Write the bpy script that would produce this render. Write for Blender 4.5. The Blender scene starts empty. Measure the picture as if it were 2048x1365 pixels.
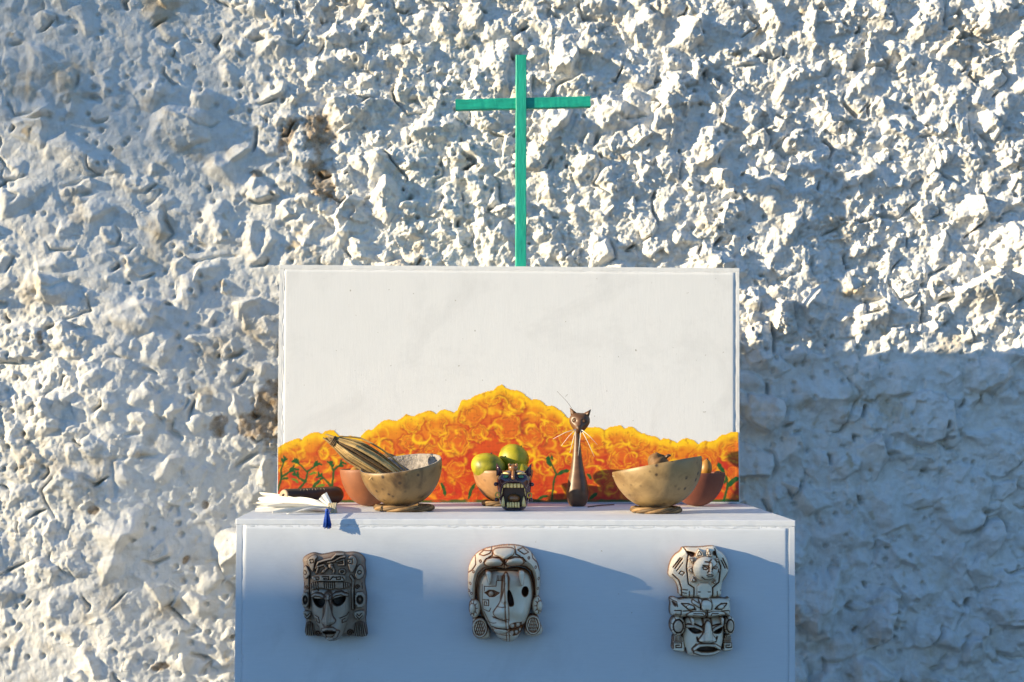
import bpy, bmesh, math, random
import numpy as np
from mathutils import Vector, Matrix, Euler

# ------------------------------------------------------------------ camera, light, exposure
scene = bpy.context.scene
ZT = 1.0                                    # height of the altar top above the ground
FPX = 3393.7                                # focal length in pixels of a 2048 wide frame
CAM = Vector((-0.092, -3.0468, ZT + 0.1929))
YAW, PIT, ROL = 0.0268, 0.0416, -0.005
SUN_AZ, SUN_EL = math.radians(16.5), math.radians(12.0)   # azimuth off the wall plane, elevation


def cam_axes():
    cy, sy = math.cos(YAW), math.sin(YAW)
    cp, sp = math.cos(PIT), math.sin(PIT)
    cr, sr = math.cos(ROL), math.sin(ROL)
    x1 = Vector((cy, -sy, 0)); y1 = Vector((sy, cy, 0)); z1 = Vector((0, 0, 1))
    fwd = y1 * cp + z1 * sp
    z2 = -y1 * sp + z1 * cp
    right = x1 * cr - z2 * sr
    up = x1 * sr + z2 * cr
    return right, up, fwd


RIGHT, UP, FWD = cam_axes()
cam_data = bpy.data.cameras.new('camera')
cam_data.sensor_width = 36.0
cam_data.lens = FPX / 2048.0 * 36.0
cam_data.clip_start = 0.05
cam_data.clip_end = 500.0
cam_data.dof.use_dof = True
cam_data.dof.focus_distance = 3.3
cam_data.dof.aperture_fstop = 9.0
cam = bpy.data.objects.new('camera', cam_data)
scene.collection.objects.link(cam)
m = Matrix.Identity(4)
for i in range(3):
    m[i][0] = RIGHT[i]; m[i][1] = UP[i]; m[i][2] = -FWD[i]; m[i][3] = CAM[i]
cam.matrix_world = m
scene.camera = cam

TO_SUN = Vector((-math.cos(SUN_AZ) * math.cos(SUN_EL), -math.sin(SUN_AZ) * math.cos(SUN_EL), math.sin(SUN_EL)))
world = bpy.data.worlds.new('World'); scene.world = world
world.use_nodes = True
wn = world.node_tree.nodes; wl = world.node_tree.links
for n_ in list(wn):
    wn.remove(n_)
sky = wn.new('ShaderNodeTexSky'); sky.sky_type = 'NISHITA'; sky.sun_disc = False
sky.sun_elevation = SUN_EL
sky.sun_rotation = math.atan2(TO_SUN.x, TO_SUN.y)
sky.altitude = 10; sky.air_density = 1.0; sky.dust_density = 0.1; sky.ozone_density = 5.0
bg = wn.new('ShaderNodeBackground'); bg.inputs['Strength'].default_value = 0.132
wo = wn.new('ShaderNodeOutputWorld')
wl.new(sky.outputs[0], bg.inputs['Color']); wl.new(bg.outputs[0], wo.inputs['Surface'])
sun_data = bpy.data.lights.new('sun', 'SUN'); sun_data.energy = 5.0
sun_data.angle = math.radians(0.5); sun_data.color = (1.0, 0.835, 0.555)
sun = bpy.data.objects.new('sun', sun_data); scene.collection.objects.link(sun)
sun.rotation_euler = (-TO_SUN).to_track_quat('-Z', 'Y').to_euler()
sun.location = TO_SUN * 30
scene.view_settings.view_transform = 'Standard'
scene.view_settings.look = 'None'
scene.view_settings.exposure = 1.03
scene.view_settings.gamma = 1.0
scene.view_settings.use_curve_mapping = False
scene.cycles.max_bounces = 8
scene.cycles.use_denoising = True

# ------------------------------------------------------------------ measuring helpers


def ray(px, py):
    return FWD + RIGHT * ((px - 1024.0) / FPX) + UP * ((682.5 - py) / FPX)


def at_y(px, py, y):
    """Point of the place on the vertical plane y (metres from the altar front)."""
    d = ray(px, py); t = (y - CAM.y) / d.y
    return CAM + d * t


def on_top(px, py, z=ZT):
    d = ray(px, py); t = (z - CAM.z) / d.z
    return CAM + d * t


def mpp(y):
    return (y - CAM.y) / FPX


# ------------------------------------------------------------------ object helpers
COL = scene.collection


def prop(o, label=None, cat=None, group=None, kind=None):
    if label: o['label'] = label
    if cat: o['category'] = cat
    if group: o['group'] = group
    if kind: o['kind'] = kind
    return o


def empty(name, loc, label=None, cat=None, group=None):
    o = bpy.data.objects.new(name, None); COL.objects.link(o)
    o.empty_display_size = 0.02
    o.location = loc
    bpy.context.view_layer.update()
    return prop(o, label, cat, group)


def mesh_obj(name, me, mat=None, parent=None, smooth=True):
    o = bpy.data.objects.new(name, me); COL.objects.link(o)
    if mat is not None and len(me.materials) == 0:
        me.materials.append(mat)
    if smooth:
        me.polygons.foreach_set('use_smooth', [True] * len(me.polygons))
    if parent is not None:
        o.parent = parent
        if parent.type == 'EMPTY' and parent.parent is None:
            o.matrix_parent_inverse = Matrix.Translation(-Vector(parent.location))
        else:
            o.matrix_parent_inverse = parent.matrix_world.inverted()
    return o


def from_bm(name, bm, mat=None, parent=None, smooth=True, sharp=None):
    me = bpy.data.meshes.new(name)
    bmesh.ops.recalc_face_normals(bm, faces=bm.faces)
    bm.to_mesh(me); bm.free()
    o = mesh_obj(name, me, mat, parent, smooth)
    if sharp is not None:
        me.set_sharp_from_angle(angle=math.radians(sharp))
    return o


def np_mesh(name, V, F, mat=None, parent=None, smooth=False, attrs=None):
    """V (n,3) array, F (m,4) quads."""
    me = bpy.data.meshes.new(name)
    n, mf = len(V), len(F); k = F.shape[1]
    me.vertices.add(n); me.vertices.foreach_set('co', np.ascontiguousarray(V, np.float32).ravel())
    me.loops.add(mf * k); me.loops.foreach_set('vertex_index', np.ascontiguousarray(F, np.int32).ravel())
    me.polygons.add(mf)
    me.polygons.foreach_set('loop_start', np.arange(0, mf * k, k, dtype=np.int32))
    if smooth:
        me.polygons.foreach_set('use_smooth', np.ones(mf, bool))
    me.update(calc_edges=True)
    if attrs:
        for an, arr in attrs.items():
            if arr.ndim == 1:
                a = me.attributes.new(an, 'FLOAT', 'POINT'); a.data.foreach_set('value', arr.astype(np.float32))
            else:
                a = me.attributes.new(an, 'FLOAT_COLOR', 'POINT')
                c = np.ones((len(arr), 4), np.float32); c[:, :3] = arr
                a.data.foreach_set('color', c.ravel())
    return mesh_obj(name, me, mat, parent, smooth=False)


# ------------------------------------------------------------------ numpy noise


class Noise:
    def __init__(self, seed, n=128):
        r = np.random.RandomState(seed)
        a = r.rand(n, n) * 2 * math.pi
        self.gx, self.gy, self.n = np.cos(a), np.sin(a), n
        self.j = r.rand(n, n, 3)

    def perlin(self, x, y):
        n = self.n
        xi = np.floor(x).astype(int); yi = np.floor(y).astype(int)
        fx, fy = x - xi, y - yi
        u = fx * fx * fx * (fx * (fx * 6 - 15) + 10); v = fy * fy * fy * (fy * (fy * 6 - 15) + 10)

        def g(a, b, dx, dy):
            a = a % n; b = b % n
            return self.gx[a, b] * dx + self.gy[a, b] * dy
        n00 = g(xi, yi, fx, fy); n10 = g(xi + 1, yi, fx - 1, fy)
        n01 = g(xi, yi + 1, fx, fy - 1); n11 = g(xi + 1, yi + 1, fx - 1, fy - 1)
        return ((n00 * (1 - u) + n10 * u) * (1 - v) + (n01 * (1 - u) + n11 * u) * v) * 1.4

    def fbm(self, x, y, o=4, gain=0.5):
        s = 0; a = 1; t = 0
        for i in range(o):
            s = s + a * self.perlin(x * 2 ** i + 17.3 * i, y * 2 ** i - 9.1 * i); t += a; a *= gain
        return s / t

    def worley(self, x, y):
        n = self.n
        xi = np.floor(x).astype(int); yi = np.floor(y).astype(int)
        f1 = np.full(x.shape, 9.0); f2 = f1.copy()
        for dx in (-1, 0, 1):
            for dy in (-1, 0, 1):
                a, b = (xi + dx) % n, (yi + dy) % n
                d = np.hypot(xi + dx + self.j[a, b, 0] - x, yi + dy + self.j[a, b, 1] - y)
                m_ = d < f1
                f2 = np.where(m_, f1, np.minimum(f2, d)); f1 = np.where(m_, d, f1)
        return f1, f2


def smoothstep(a, b, x):
    t = np.clip((x - a) / (b - a), 0, 1)
    return t * t * (3 - 2 * t)


def lin(c):
    """sRGB 0-255 triple to linear."""
    out = []
    for v in c:
        v = v / 255.0
        out.append(v / 12.92 if v <= 0.04045 else ((v + 0.055) / 1.055) ** 2.4)
    return tuple(out)


# ------------------------------------------------------------------ materials


def new_mat(name):
    mt = bpy.data.materials.new(name); mt.use_nodes = True
    nt = mt.node_tree
    return mt, nt.nodes, nt.links, nt.nodes['Principled BSDF']


def tex_coords(nodes, links, scale=(1, 1, 1), coord='Object'):
    tc = nodes.new('ShaderNodeTexCoord'); mp = nodes.new('ShaderNodeMapping')
    mp.inputs['Scale'].default_value = scale
    links.new(tc.outputs[coord], mp.inputs['Vector'])
    return mp.outputs['Vector']


def noise_node(nodes, links, vec, scale, detail=4, rough=0.55, dist=0.0):
    n = nodes.new('ShaderNodeTexNoise'); n.inputs['Scale'].default_value = scale
    n.inputs['Detail'].default_value = detail; n.inputs['Roughness'].default_value = rough
    n.inputs['Distortion'].default_value = dist
    links.new(vec, n.inputs['Vector'])
    return n.outputs['Fac']


def ramp(nodes, links, fac, stops):
    r = nodes.new('ShaderNodeValToRGB')
    while len(r.color_ramp.elements) < len(stops):
        r.color_ramp.elements.new(0.5)
    for e, (p, c) in zip(r.color_ramp.elements, stops):
        e.position = p; e.color = (*c, 1)
    links.new(fac, r.inputs['Fac'])
    return r.outputs['Color']


def mix_col(nodes, links, fac, a, b, blend='MIX'):
    mx = nodes.new('ShaderNodeMix'); mx.data_type = 'RGBA'; mx.blend_type = blend
    for s, v in ((mx.inputs[0], fac), (mx.inputs[6], a), (mx.inputs[7], b)):
        if hasattr(v, 'is_output'): links.new(v, s)
        elif isinstance(v, (int, float)): s.default_value = v
        else: s.default_value = (*v, 1)
    return mx.outputs[2]


def bump(nodes, links, bsdf, height, strength=0.3, dist=0.002, prev=None):
    b = nodes.new('ShaderNodeBump'); b.inputs['Strength'].default_value = strength
    b.inputs['Distance'].default_value = dist
    links.new(height, b.inputs['Height'])
    if prev is not None: links.new(prev, b.inputs['Normal'])
    links.new(b.outputs[0], bsdf.inputs['Normal'])
    return b.outputs[0]


def simple_mat(name, base, var=0.25, rough=0.6, nscale=40, bscale=120, bstr=0.25, bdist=0.001, coord='Object', stretch=(1, 1, 1), dark=None, coat=0.0, spec=0.5):
    mt, nd, lk, bs = new_mat(name)
    v = tex_coords(nd, lk, stretch, coord)
    n1 = noise_node(nd, lk, v, nscale, 5)
    d = dark if dark is not None else tuple(c * (1 - var) for c in base)
    c = ramp(nd, lk, n1, [(0.3, d), (0.7, base)])
    lk.new(c, bs.inputs['Base Color'])
    bs.inputs['Roughness'].default_value = rough
    bs.inputs['Specular IOR Level'].default_value = spec
    bs.inputs['Coat Weight'].default_value = coat
    n2 = noise_node(nd, lk, v, bscale, 6, 0.6)
    bump(nd, lk, bs, n2, bstr, bdist)
    return mt
# ------------------------------------------------------------------ ground
YW = 0.785                                                 # mean plane of the rubble wall
mt, nd, lk, bs = new_mat('packed_earth')
v = tex_coords(nd, lk, (1, 1, 1))
c = ramp(nd, lk, noise_node(nd, lk, v, 2.0, 8), [(0.3, (0.07, 0.062, 0.05)), (0.7, (0.13, 0.115, 0.095))])
lk.new(c, bs.inputs['Base Color']); bs.inputs['Roughness'].default_value = 0.95
bump(nd, lk, bs, noise_node(nd, lk, v, 40, 6), 0.5, 0.01)
bm = bmesh.new()
bmesh.ops.create_grid(bm, x_segments=40, y_segments=40, size=60)
for vv in bm.verts:
    vv.co.z = 0.006 * math.sin(vv.co.x * 0.9) * math.cos(vv.co.y * 0.7)
ground = from_bm('ground', bm, mt)
prop(ground, 'bare packed earth yard in front of the wall', 'ground', kind='structure')

# ------------------------------------------------------------------ whitewashed rubble wall
mt, nd, lk, bs = new_mat('whitewashed_rubble')
v = tex_coords(nd, lk, (1, 1, 1))
n_big = noise_node(nd, lk, v, 6, 5, 0.6)
n_mid = noise_node(nd, lk, v, 38, 6, 0.62)
n_fine = noise_node(nd, lk, v, 260, 5, 0.65)
white = ramp(nd, lk, n_mid, [(0.32, (0.64, 0.615, 0.57)), (0.52, (0.75, 0.735, 0.70)), (0.75, (0.80, 0.79, 0.765))])
st = nd.new('ShaderNodeAttribute'); st.attribute_name = 'stain'
ochre = ramp(nd, lk, n_mid, [(0.3, (0.42, 0.30, 0.16)), (0.7, (0.62, 0.53, 0.38))])
c = mix_col(nd, lk, st.outputs['Fac'], white, ochre)
ba = nd.new('ShaderNodeAttribute'); ba.attribute_name = 'bare'
bare_c = ramp(nd, lk, n_fine, [(0.25, (0.13, 0.085, 0.045)), (0.5, (0.30, 0.20, 0.11)), (0.8, (0.46, 0.34, 0.21))])
c = mix_col(nd, lk, ba.outputs['Fac'], c, bare_c)
lk.new(c, bs.inputs['Base Color'])
bs.inputs['Roughness'].default_value = 0.92; bs.inputs['Specular IOR Level'].default_value = 0.2
b1 = bump(nd, lk, bs, noise_node(nd, lk, v, 190, 7, 0.7), 0.6, 0.004)
bump(nd, lk, bs, n_fine, 0.45, 0.0016, b1)
M_WALL = mt

STEP = 0.0025
xs = np.concatenate([np.arange(-3.4, -1.9, 0.03), np.arange(-1.9, -1.28, 0.006), np.arange(-1.28, 1.30, STEP), np.arange(1.30, 1.9, 0.006), np.arange(1.9, 3.4, 0.03)])
zs = np.concatenate([np.arange(0.0, 0.3, 0.02), np.arange(0.3, 0.53, 0.006), np.arange(0.53, 2.19, STEP), np.arange(2.19, 2.5, 0.006), np.arange(2.5, 2.9, 0.02)])
nx, nz = len(xs), len(zs)
GX, GZ = np.meshgrid(xs, zs)                # rows = z, columns = x
_x0 = at_y(0, 682, YW).x; _x1 = at_y(2048, 682, YW).x
_z0 = at_y(1024, 1365, YW).z; _z1 = at_y(1024, 0, YW).z
PX = (GX - _x0) / (_x1 - _x0) * 2048.0       # wall position measured in photograph-sized units
PY = 1365 - (GZ - _z0) / (_z1 - _z0) * 1365.0
N1, N2, N3, N4 = Noise(3), Noise(11), Noise(23), Noise(37)

# broad undulation of the wall face (metres towards the yard)
H = 0.016 * N1.fbm(GX * 2.2, GZ * 2.2, 3)
bulge = np.interp(PX, [-900, -200, 0, 110, 230, 400, 560, 700, 1200, 2048, 3000], [0.00, 0.00, 0.020, 0.047, 0.058, 0.024, -0.006, -0.004, 0.0, 0.008, 0.0])
H += bulge * smoothstep(430, 760, PY) + np.interp(PX, [-900, 100, 420, 700, 900], [0.06, 0.055, 0.012, 0, 0]) * smoothstep(760, 430, PY)
wx = 0.006 * N2.fbm(GX * 22, GZ * 22, 2); wz = 0.006 * N3.fbm(GX * 22 + 5, GZ * 22, 2)
# how gnarled the surface is: rough above and to the right, thick smooth limewash at left and lower right
rug = smoothstep(430, 760, PX + 0.25 * (500 - PY)) * (1 - smoothstep(640, 760, PY) * smoothstep(1380, 1500, PX))
rug = np.maximum(rug, 0.75 * smoothstep(280, 120, PX) * smoothstep(540, 640, PY) * (1 - smoothstep(1150, 1230, PY)))
rug = np.clip(np.maximum(rug, np.interp(PX, [0, 420, 620], [0.10, 0.10, 0.28])) + 0.30 * N4.fbm(GX * 6, GZ * 6, 2), 0.0, 1.0)
low = smoothstep(1000, 1150, PY) * smoothstep(1500, 1600, PX)

H -= 0.012
low2 = smoothstep(660, 740, PY) * smoothstep(1380, 1480, PX)
sid = np.full(H.shape, -1, int)
rs = np.random.RandomState(5)
stones = []
# stones one can recognise: centre x, y, width, height (photograph units), turn, height above mortar (m), tilt x, tilt z
LAND = [(1520, 828, 80, 80, 10, .050, .05, .15), (1088, 372, 92, 112, 0, .020, 0, 0.05), (395, 470, 150, 120, 15, .022, .1, 0),
        (300, 285, 190, 110, -12, .022, .05, .1), (112, 540, 90, 88, 0, .034, 0, 0), (330, 720, 130, 85, 25, .020, 0, .1),
        (470, 640, 120, 60, -28, .020, 0, .1), (225, 640, 150, 90, 10, .018, .05, 0), (210, 760, 120, 70, -20, .020, 0, 0),
        (330, 960, 170, 90, 8, .030, .05, .1), (310, 1180, 90, 120, 5, .030, .1, 0), (225, 1160, 80, 95, 12, .030, .05, .1),
        (400, 1220, 90, 60, 10, .030, 0, .2), (200, 1320, 70, 55, 30, .032, 0, .1), (1840, 40, 95, 170, 12, .030, .1, .1),
        (1530, 40, 55, 110, -6, .040, .2, .1), (1600, 60, 60, 120, 4, .034, .15, 0), (1440, 60, 120, 60, -48, .030, .1, .1),
        (970, 130, 75, 120, 12, .040, .1, .1), (1150, 175, 110, 50, -18, .035, .1, .2), (820, 120, 110, 70, 20, .034, .1, 0),
        (1660, 250, 90, 55, 20, .034, .1, .1), (1160, 340, 60, 95, -30, .036, .2, .1), (1010, 420, 80, 80, 30, .034, .1, .1),
        (820, 330, 120, 80, 15, .036, .1, 0), (600, 290, 70, 120, 6, .036, .1, 0), (545, 250, 60, 60, 0, .032, .1, .1),
        (1700, 560, 100, 70, 10, .034, .1, .1), (1880, 500, 120, 70, -25, .034, .1, .1), (1560, 500, 80, 120, 8, .036, .1, .1),
        (1620, 790, 180, 130, 10, .026, .05, .1), (1800, 760, 150, 70, 5, .022, 0, .1), (1760, 1010, 120, 90, 20, .024, .1, .1),
        (1930, 1000, 110, 120, 10, .024, .05, .1), (1650, 1080, 150, 90, 0, .018, .1, .1), (1850, 1180, 150, 110, 15, .020, .05, .1),
        (2000, 900, 120, 100, 0, .022, .05, .1), (1600, 1000, 90, 70, 10, .022, .05, .1), (1510, 690, 70, 90, 5, .040, .1, .1),
        (1560, 640, 45, 80, 8, .045, .1, .1), (60, 160, 120, 140, 0, .022, 0, 0), (170, 80, 120, 150, 10, .020, .05, 0), (130, 170, 36, 110, 5, .03, 0, 0)]


def px_len(p):
    return p * (_x1 - _x0) / 2048.0


for (cx, cy, w, h, rot, pr, tx, tz) in LAND:
    stones.append((_x0 + cx / 2048 * (_x1 - _x0), _z0 + (1365 - cy) / 1365 * (_z1 - _z0), px_len(w) / 2 * 1.12, px_len(h) / 2 * 1.12, math.radians(-rot), pr, tx, tz, 1))


def sample(field, x, z):
    i = min(nz - 1, np.searchsorted(zs, z)); j = min(nx - 1, np.searchsorted(xs, x))
    return field[i, j]


placed = np.zeros((6000, 3)); npl = len(stones)
for q, t_ in enumerate(stones):
    placed[q] = (t_[0], t_[1], max(t_[2], t_[3]) * 0.95)
for target, rmin, rmax in ((470, 0.044, 0.082), (810, 0.030, 0.046), (1150, 0.015, 0.028), (1050, 0.008, 0.014)):
    n = 0; tries = 0
    while n < target and tries < target * 14:
        tries += 1
        x, z = rs.uniform(-1.92, 1.92), rs.uniform(0.28, 2.46)
        r = rmin + (rmax - rmin) * rs.rand() ** 1.5
        rg = sample(rug, x, z)
        if r < 0.014 and rs.rand() > 0.2 + 0.8 * rg: continue
        if r < 0.028 and x < -0.45 and rs.rand() > 0.35: continue
        P = placed[:npl]
        if (((P[:, 0] - x) ** 2 + (P[:, 1] - z) ** 2) < (0.60 * (P[:, 2] + r)) ** 2).any(): continue
        placed[npl] = (x, z, r); npl += 1; n += 1
        asp = rs.uniform(0.42, 0.95)
        rot = math.radians(rs.normal(20, 45))
        pr = r * rs.uniform(0.5, 0.95) * (0.5 + 0.5 * rg)
        stones.append((x, z, r * 1.12, r * asp * 1.12, rot, pr, rs.normal(0.04, 0.22), rs.normal(0.08, 0.22), 0))
NST = len(stones)
for k, (cx, cz, a, b, rot, pr, tx, tz, lm) in enumerate(stones):
    R = max(a, b) * 1.35
    i0, i1 = np.searchsorted(zs, [cz - R, cz + R]); j0, j1 = np.searchsorted(xs, [cx - R, cx + R])
    if i1 - i0 < 3 or j1 - j0 < 3: continue
    sl = (slice(i0, i1), slice(j0, j1))
    x = GX[sl] - cx + wx[sl]; z = GZ[sl] - cz + wz[sl]
    u = (x * math.cos(rot) + z * math.sin(rot)) / a; w = (-x * math.sin(rot) + z * math.cos(rot)) / b
    n = rs.randint(5, 9)
    ang = (np.arange(n) + rs.uniform(-0.33, 0.33, n)) * 2 * math.pi / n + rs.rand() * 6
    d = None
    for t in ang:
        e = rs.uniform(0.72, 1.02) - (u * math.cos(t) + w * math.sin(t))
        d = e if d is None else np.minimum(d, e)
    rg = sample(rug, cx, cz)
    wdt = rs.uniform(0.10, 0.42)
    t = np.clip(d / wdt, 0, 1)
    prof = 1 - (1 - t) ** rs.uniform(1.15, 2.0)
    lw = sample(low2, cx, cz)
    pr = pr * (0.66 + 0.75 * lw)
    body = pr * prof
    # two or three broken facets
    for q in range(rs.randint(2, 6)):
        th = rs.rand() * 6.28
        sl_ = rs.uniform(0.15, 0.85)
        pl = pr * rs.uniform(0.62, 1.0) + (math.cos(th) * x + math.sin(th) * z) * sl_
        body = np.minimum(body, np.where(d > 0, np.maximum(pl, -0.004), body))
    body = body + (tx * x + tz * z) * t
    body = body + t * pr * (0.12 + 0.20 * rg) * N4.fbm(GX[sl] * 34 + k, GZ[sl] * 34, 3)
    body = np.where(d > 0, body, d * max(a, b) * 3.0)
    base = sample(H, cx, cz) if not lm else sample(H, cx, cz)
    base = np.median(H[sl]) * 0.6 + H[sl] * 0.4
    cand = base - 0.002 + body
    old = H[sl]
    kk = 0.0014
    hmix = np.clip(0.5 + 0.5 * (cand - old) / kk, 0, 1)
    newh = old * (1 - hmix) + cand * hmix + kk * hmix * (1 - hmix) * 0.5
    inside = (d > -0.25)
    H[sl] = np.where(inside, newh, old)
    sid[sl] = np.where((cand > old) & (d > 0.0), k, sid[sl])
    # open joint along part of the outline
    if rs.rand() < (0.50 if a > 0.02 else 0.15):
        th = np.arctan2(z, x); t0 = rs.normal(-1.2, 1.3); spread = rs.uniform(0.35, 1.0)
        sec = np.clip(1 - np.abs(np.angle(np.exp(1j * (th - t0)))) / spread, 0, 1) ** 0.5
        dm = (d + 0.06) * min(a, b)
        wj = rs.uniform(0.0016, 0.0034)
        H[sl] -= sec * rs.uniform(0.014, 0.040) * np.exp(-(dm / wj) ** 2)

def facets(nz_, x, y, seed):
    """tilted flat chips, one per irregular cell."""
    r = np.random.RandomState(seed); n = nz_.n; sx, sy, of = r.normal(0, 1, (n, n)), r.normal(0.15, 1, (n, n)), r.normal(0, 0.25, (n, n))
    xi = np.floor(x).astype(int); yi = np.floor(y).astype(int); best = np.full(x.shape, 9.0); out = np.zeros(x.shape)
    for dx in (-1, 0, 1):
        for dy in (-1, 0, 1):
            a, b = (xi + dx) % n, (yi + dy) % n
            px_ = xi + dx + nz_.j[a, b, 0] - x; py_ = yi + dy + nz_.j[a, b, 1] - y; d = np.hypot(px_, py_); m_ = d < best
            out = np.where(m_, -px_ * sx[a, b] * 0.45 - py_ * sy[a, b] * 0.45 + of[a, b], out); best = np.where(m_, d, best)
    return out


# gnarled lumps and pits of the limewash
f1, f2 = N2.worley(GX * 62 + 40 * wx, GZ * 62 + 40 * wz)
lump = (1 - smoothstep(0.0, 0.62, f1))
f1b, _ = N3.worley(GX * 118, GZ * 118)
lumpb = (1 - smoothstep(0.0, 0.6, f1b))
gate = smoothstep(0.0, 0.4, N1.fbm(GX * 9 + 3, GZ * 9, 3))
H += rug * gate * (0.0060 * lump + 0.0026 * lumpb)
# chipped faces
chip = facets(N4, GX * 30 + 60 * wx, GZ * 30 + 60 * wz, 61) / 30 * 0.55 * smoothstep(-0.35, 0.2, N2.fbm(GX * 7, GZ * 7 + 3, 2))
chip += facets(N3, GX * 72 + 80 * wz, GZ * 72 + 80 * wx, 62) / 72 * 0.55 * smoothstep(-0.2, 0.3, N3.fbm(GX * 9, GZ * 9 + 6, 2))
H += (np.interp(PX, [0, 400, 640], [0.16, 0.16, 0.30]) + 0.55 * rug) * chip
H += (0.0045 + 0.006 * rug) * N4.fbm(GX * 30, GZ * 30, 4) + (0.0012 + 0.0016 * rug) * N1.fbm(GX * 150, GZ * 150, 3)
pit, _ = N4.worley(GX * 24 + 9, GZ * 24)
pitg = smoothstep(0.0, 0.3, N3.fbm(GX * 5 + 2, GZ * 5, 2))
H -= pitg * 0.014 * (1 - smoothstep(0.06, 0.17, pit + 0.05 * N1.fbm(GX * 60, GZ * 60, 2)))


def blur(A, n):
    for _ in range(n):
        B = A.copy(); B[1:-1, :] = (A[:-2, :] + 2 * A[1:-1, :] + A[2:, :]) / 4
        A = B.copy(); A[:, 1:-1] = (B[:, :-2] + 2 * B[:, 1:-1] + B[:, 2:]) / 4
    return A


far_ = smoothstep(1.85, 1.95, np.abs(GX)); H = H * (1 - far_) + blur(H, 8) * far_
H += rs.normal(0, 1, H.shape) * (0.00018 + 0.00035 * rug)
Hs = blur(H, 1)
mixr = np.clip(0.25 + 0.7 * rug, 0, 1); H = Hs * (1 - mixr) + H * mixr

# limewash gone: bare brown stone; thin places: ochre
BARE = [(535, 830, 34, 62, 0), (500, 862, 30, 24, 0), (435, 862, 17, 26, 10), (625, 275, 30, 45, 0), (632, 372, 24, 44, -20), (566, 275, 13, 34, 25),
        (500, 355, 14, 8, 0), (198, 1027, 11, 8, 0), (410, 1017, 6, 8, 0), (375, 1123, 6, 9, 30), (325, 1332, 16, 9, 0), (88, 690, 7, 15, 0)]
bare = np.zeros(H.shape); mott = N1.fbm(GX * 55, GZ * 55, 3)
jit = 0.85 * N3.fbm(GX * 30, GZ * 30, 5, 0.62)
for (cx, cy, a, b, rot) in BARE:
    r = math.radians(rot); rr_ = 2.2 * max(a, b)
    j0, j1 = np.searchsorted(PX[0], [cx - rr_, cx + rr_]); i0, i1 = np.searchsorted(-PY[:, 0], [-cy - rr_, -cy + rr_]); sl = (slice(i0, i1), slice(j0, j1))
    dx = PX[sl] - cx; dy = PY[sl] - cy
    q = np.hypot((dx * math.cos(r) + dy * math.sin(r)) / a, (-dx * math.sin(r) + dy * math.cos(r)) / b)
    bare[sl] = np.maximum(bare[sl], smoothstep(1.15, 0.80, q + jit[sl]) * np.clip(0.75 + 0.5 * mott[sl], 0, 1))
H -= 0.003 * bare
stain = smoothstep(0.12, 0.55, N1.fbm(GX * 7 + 8, GZ * 7, 4) + 0.25 * N2.fbm(GX * 40, GZ * 40, 3)) * (0.35 + 0.4 * (1 - rug))
stain = np.maximum(stain, 0.8 * smoothstep(0.34, 0.5, N2.fbm(GX * 20, GZ * 20 + 4, 3)) * smoothstep(-0.1, 0.3, N3.fbm(GX * 3, GZ * 3, 2)))
VX = GX + 0.35 * wx * 0; VY = YW - H; VZ = GZ
V_ALL = np.stack([VX, VY, VZ], -1).reshape(-1, 3)
stain = stain.ravel(); bare = bare.ravel()
ii, jj = np.meshgrid(np.arange(nz - 1), np.arange(nx - 1), indexing='ij')
base_i = ii * nx + jj
F_ALL = np.stack([base_i, base_i + 1, base_i + 1 + nx, base_i + nx], -1).reshape(-1, 4)
fid = sid[:-1, :-1].copy()
wall = empty('rubble_wall', (0, YW, 0), 'whitewashed rubble stone wall with bare brown patches behind the altar', 'wall')


def keep_largest(mask):
    """largest 4-connected component of a small boolean array."""
    lab = np.zeros(mask.shape, int); best = None; cur = 0; bs_ = 0
    todo = list(zip(*np.nonzero(mask)))
    for s in todo:
        if lab[s]: continue
        cur += 1; st_ = [s]; lab[s] = cur; cnt = 0
        while st_:
            y_, x_ = st_.pop(); cnt += 1
            for y2, x2 in ((y_ + 1, x_), (y_ - 1, x_), (y_, x_ + 1), (y_, x_ - 1)):
                if 0 <= y2 < mask.shape[0] and 0 <= x2 < mask.shape[1] and mask[y2, x2] and not lab[y2, x2]:
                    lab[y2, x2] = cur; st_.append((y2, x2))
        if cnt > bs_: bs_, best = cnt, cur
    return lab == best


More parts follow.
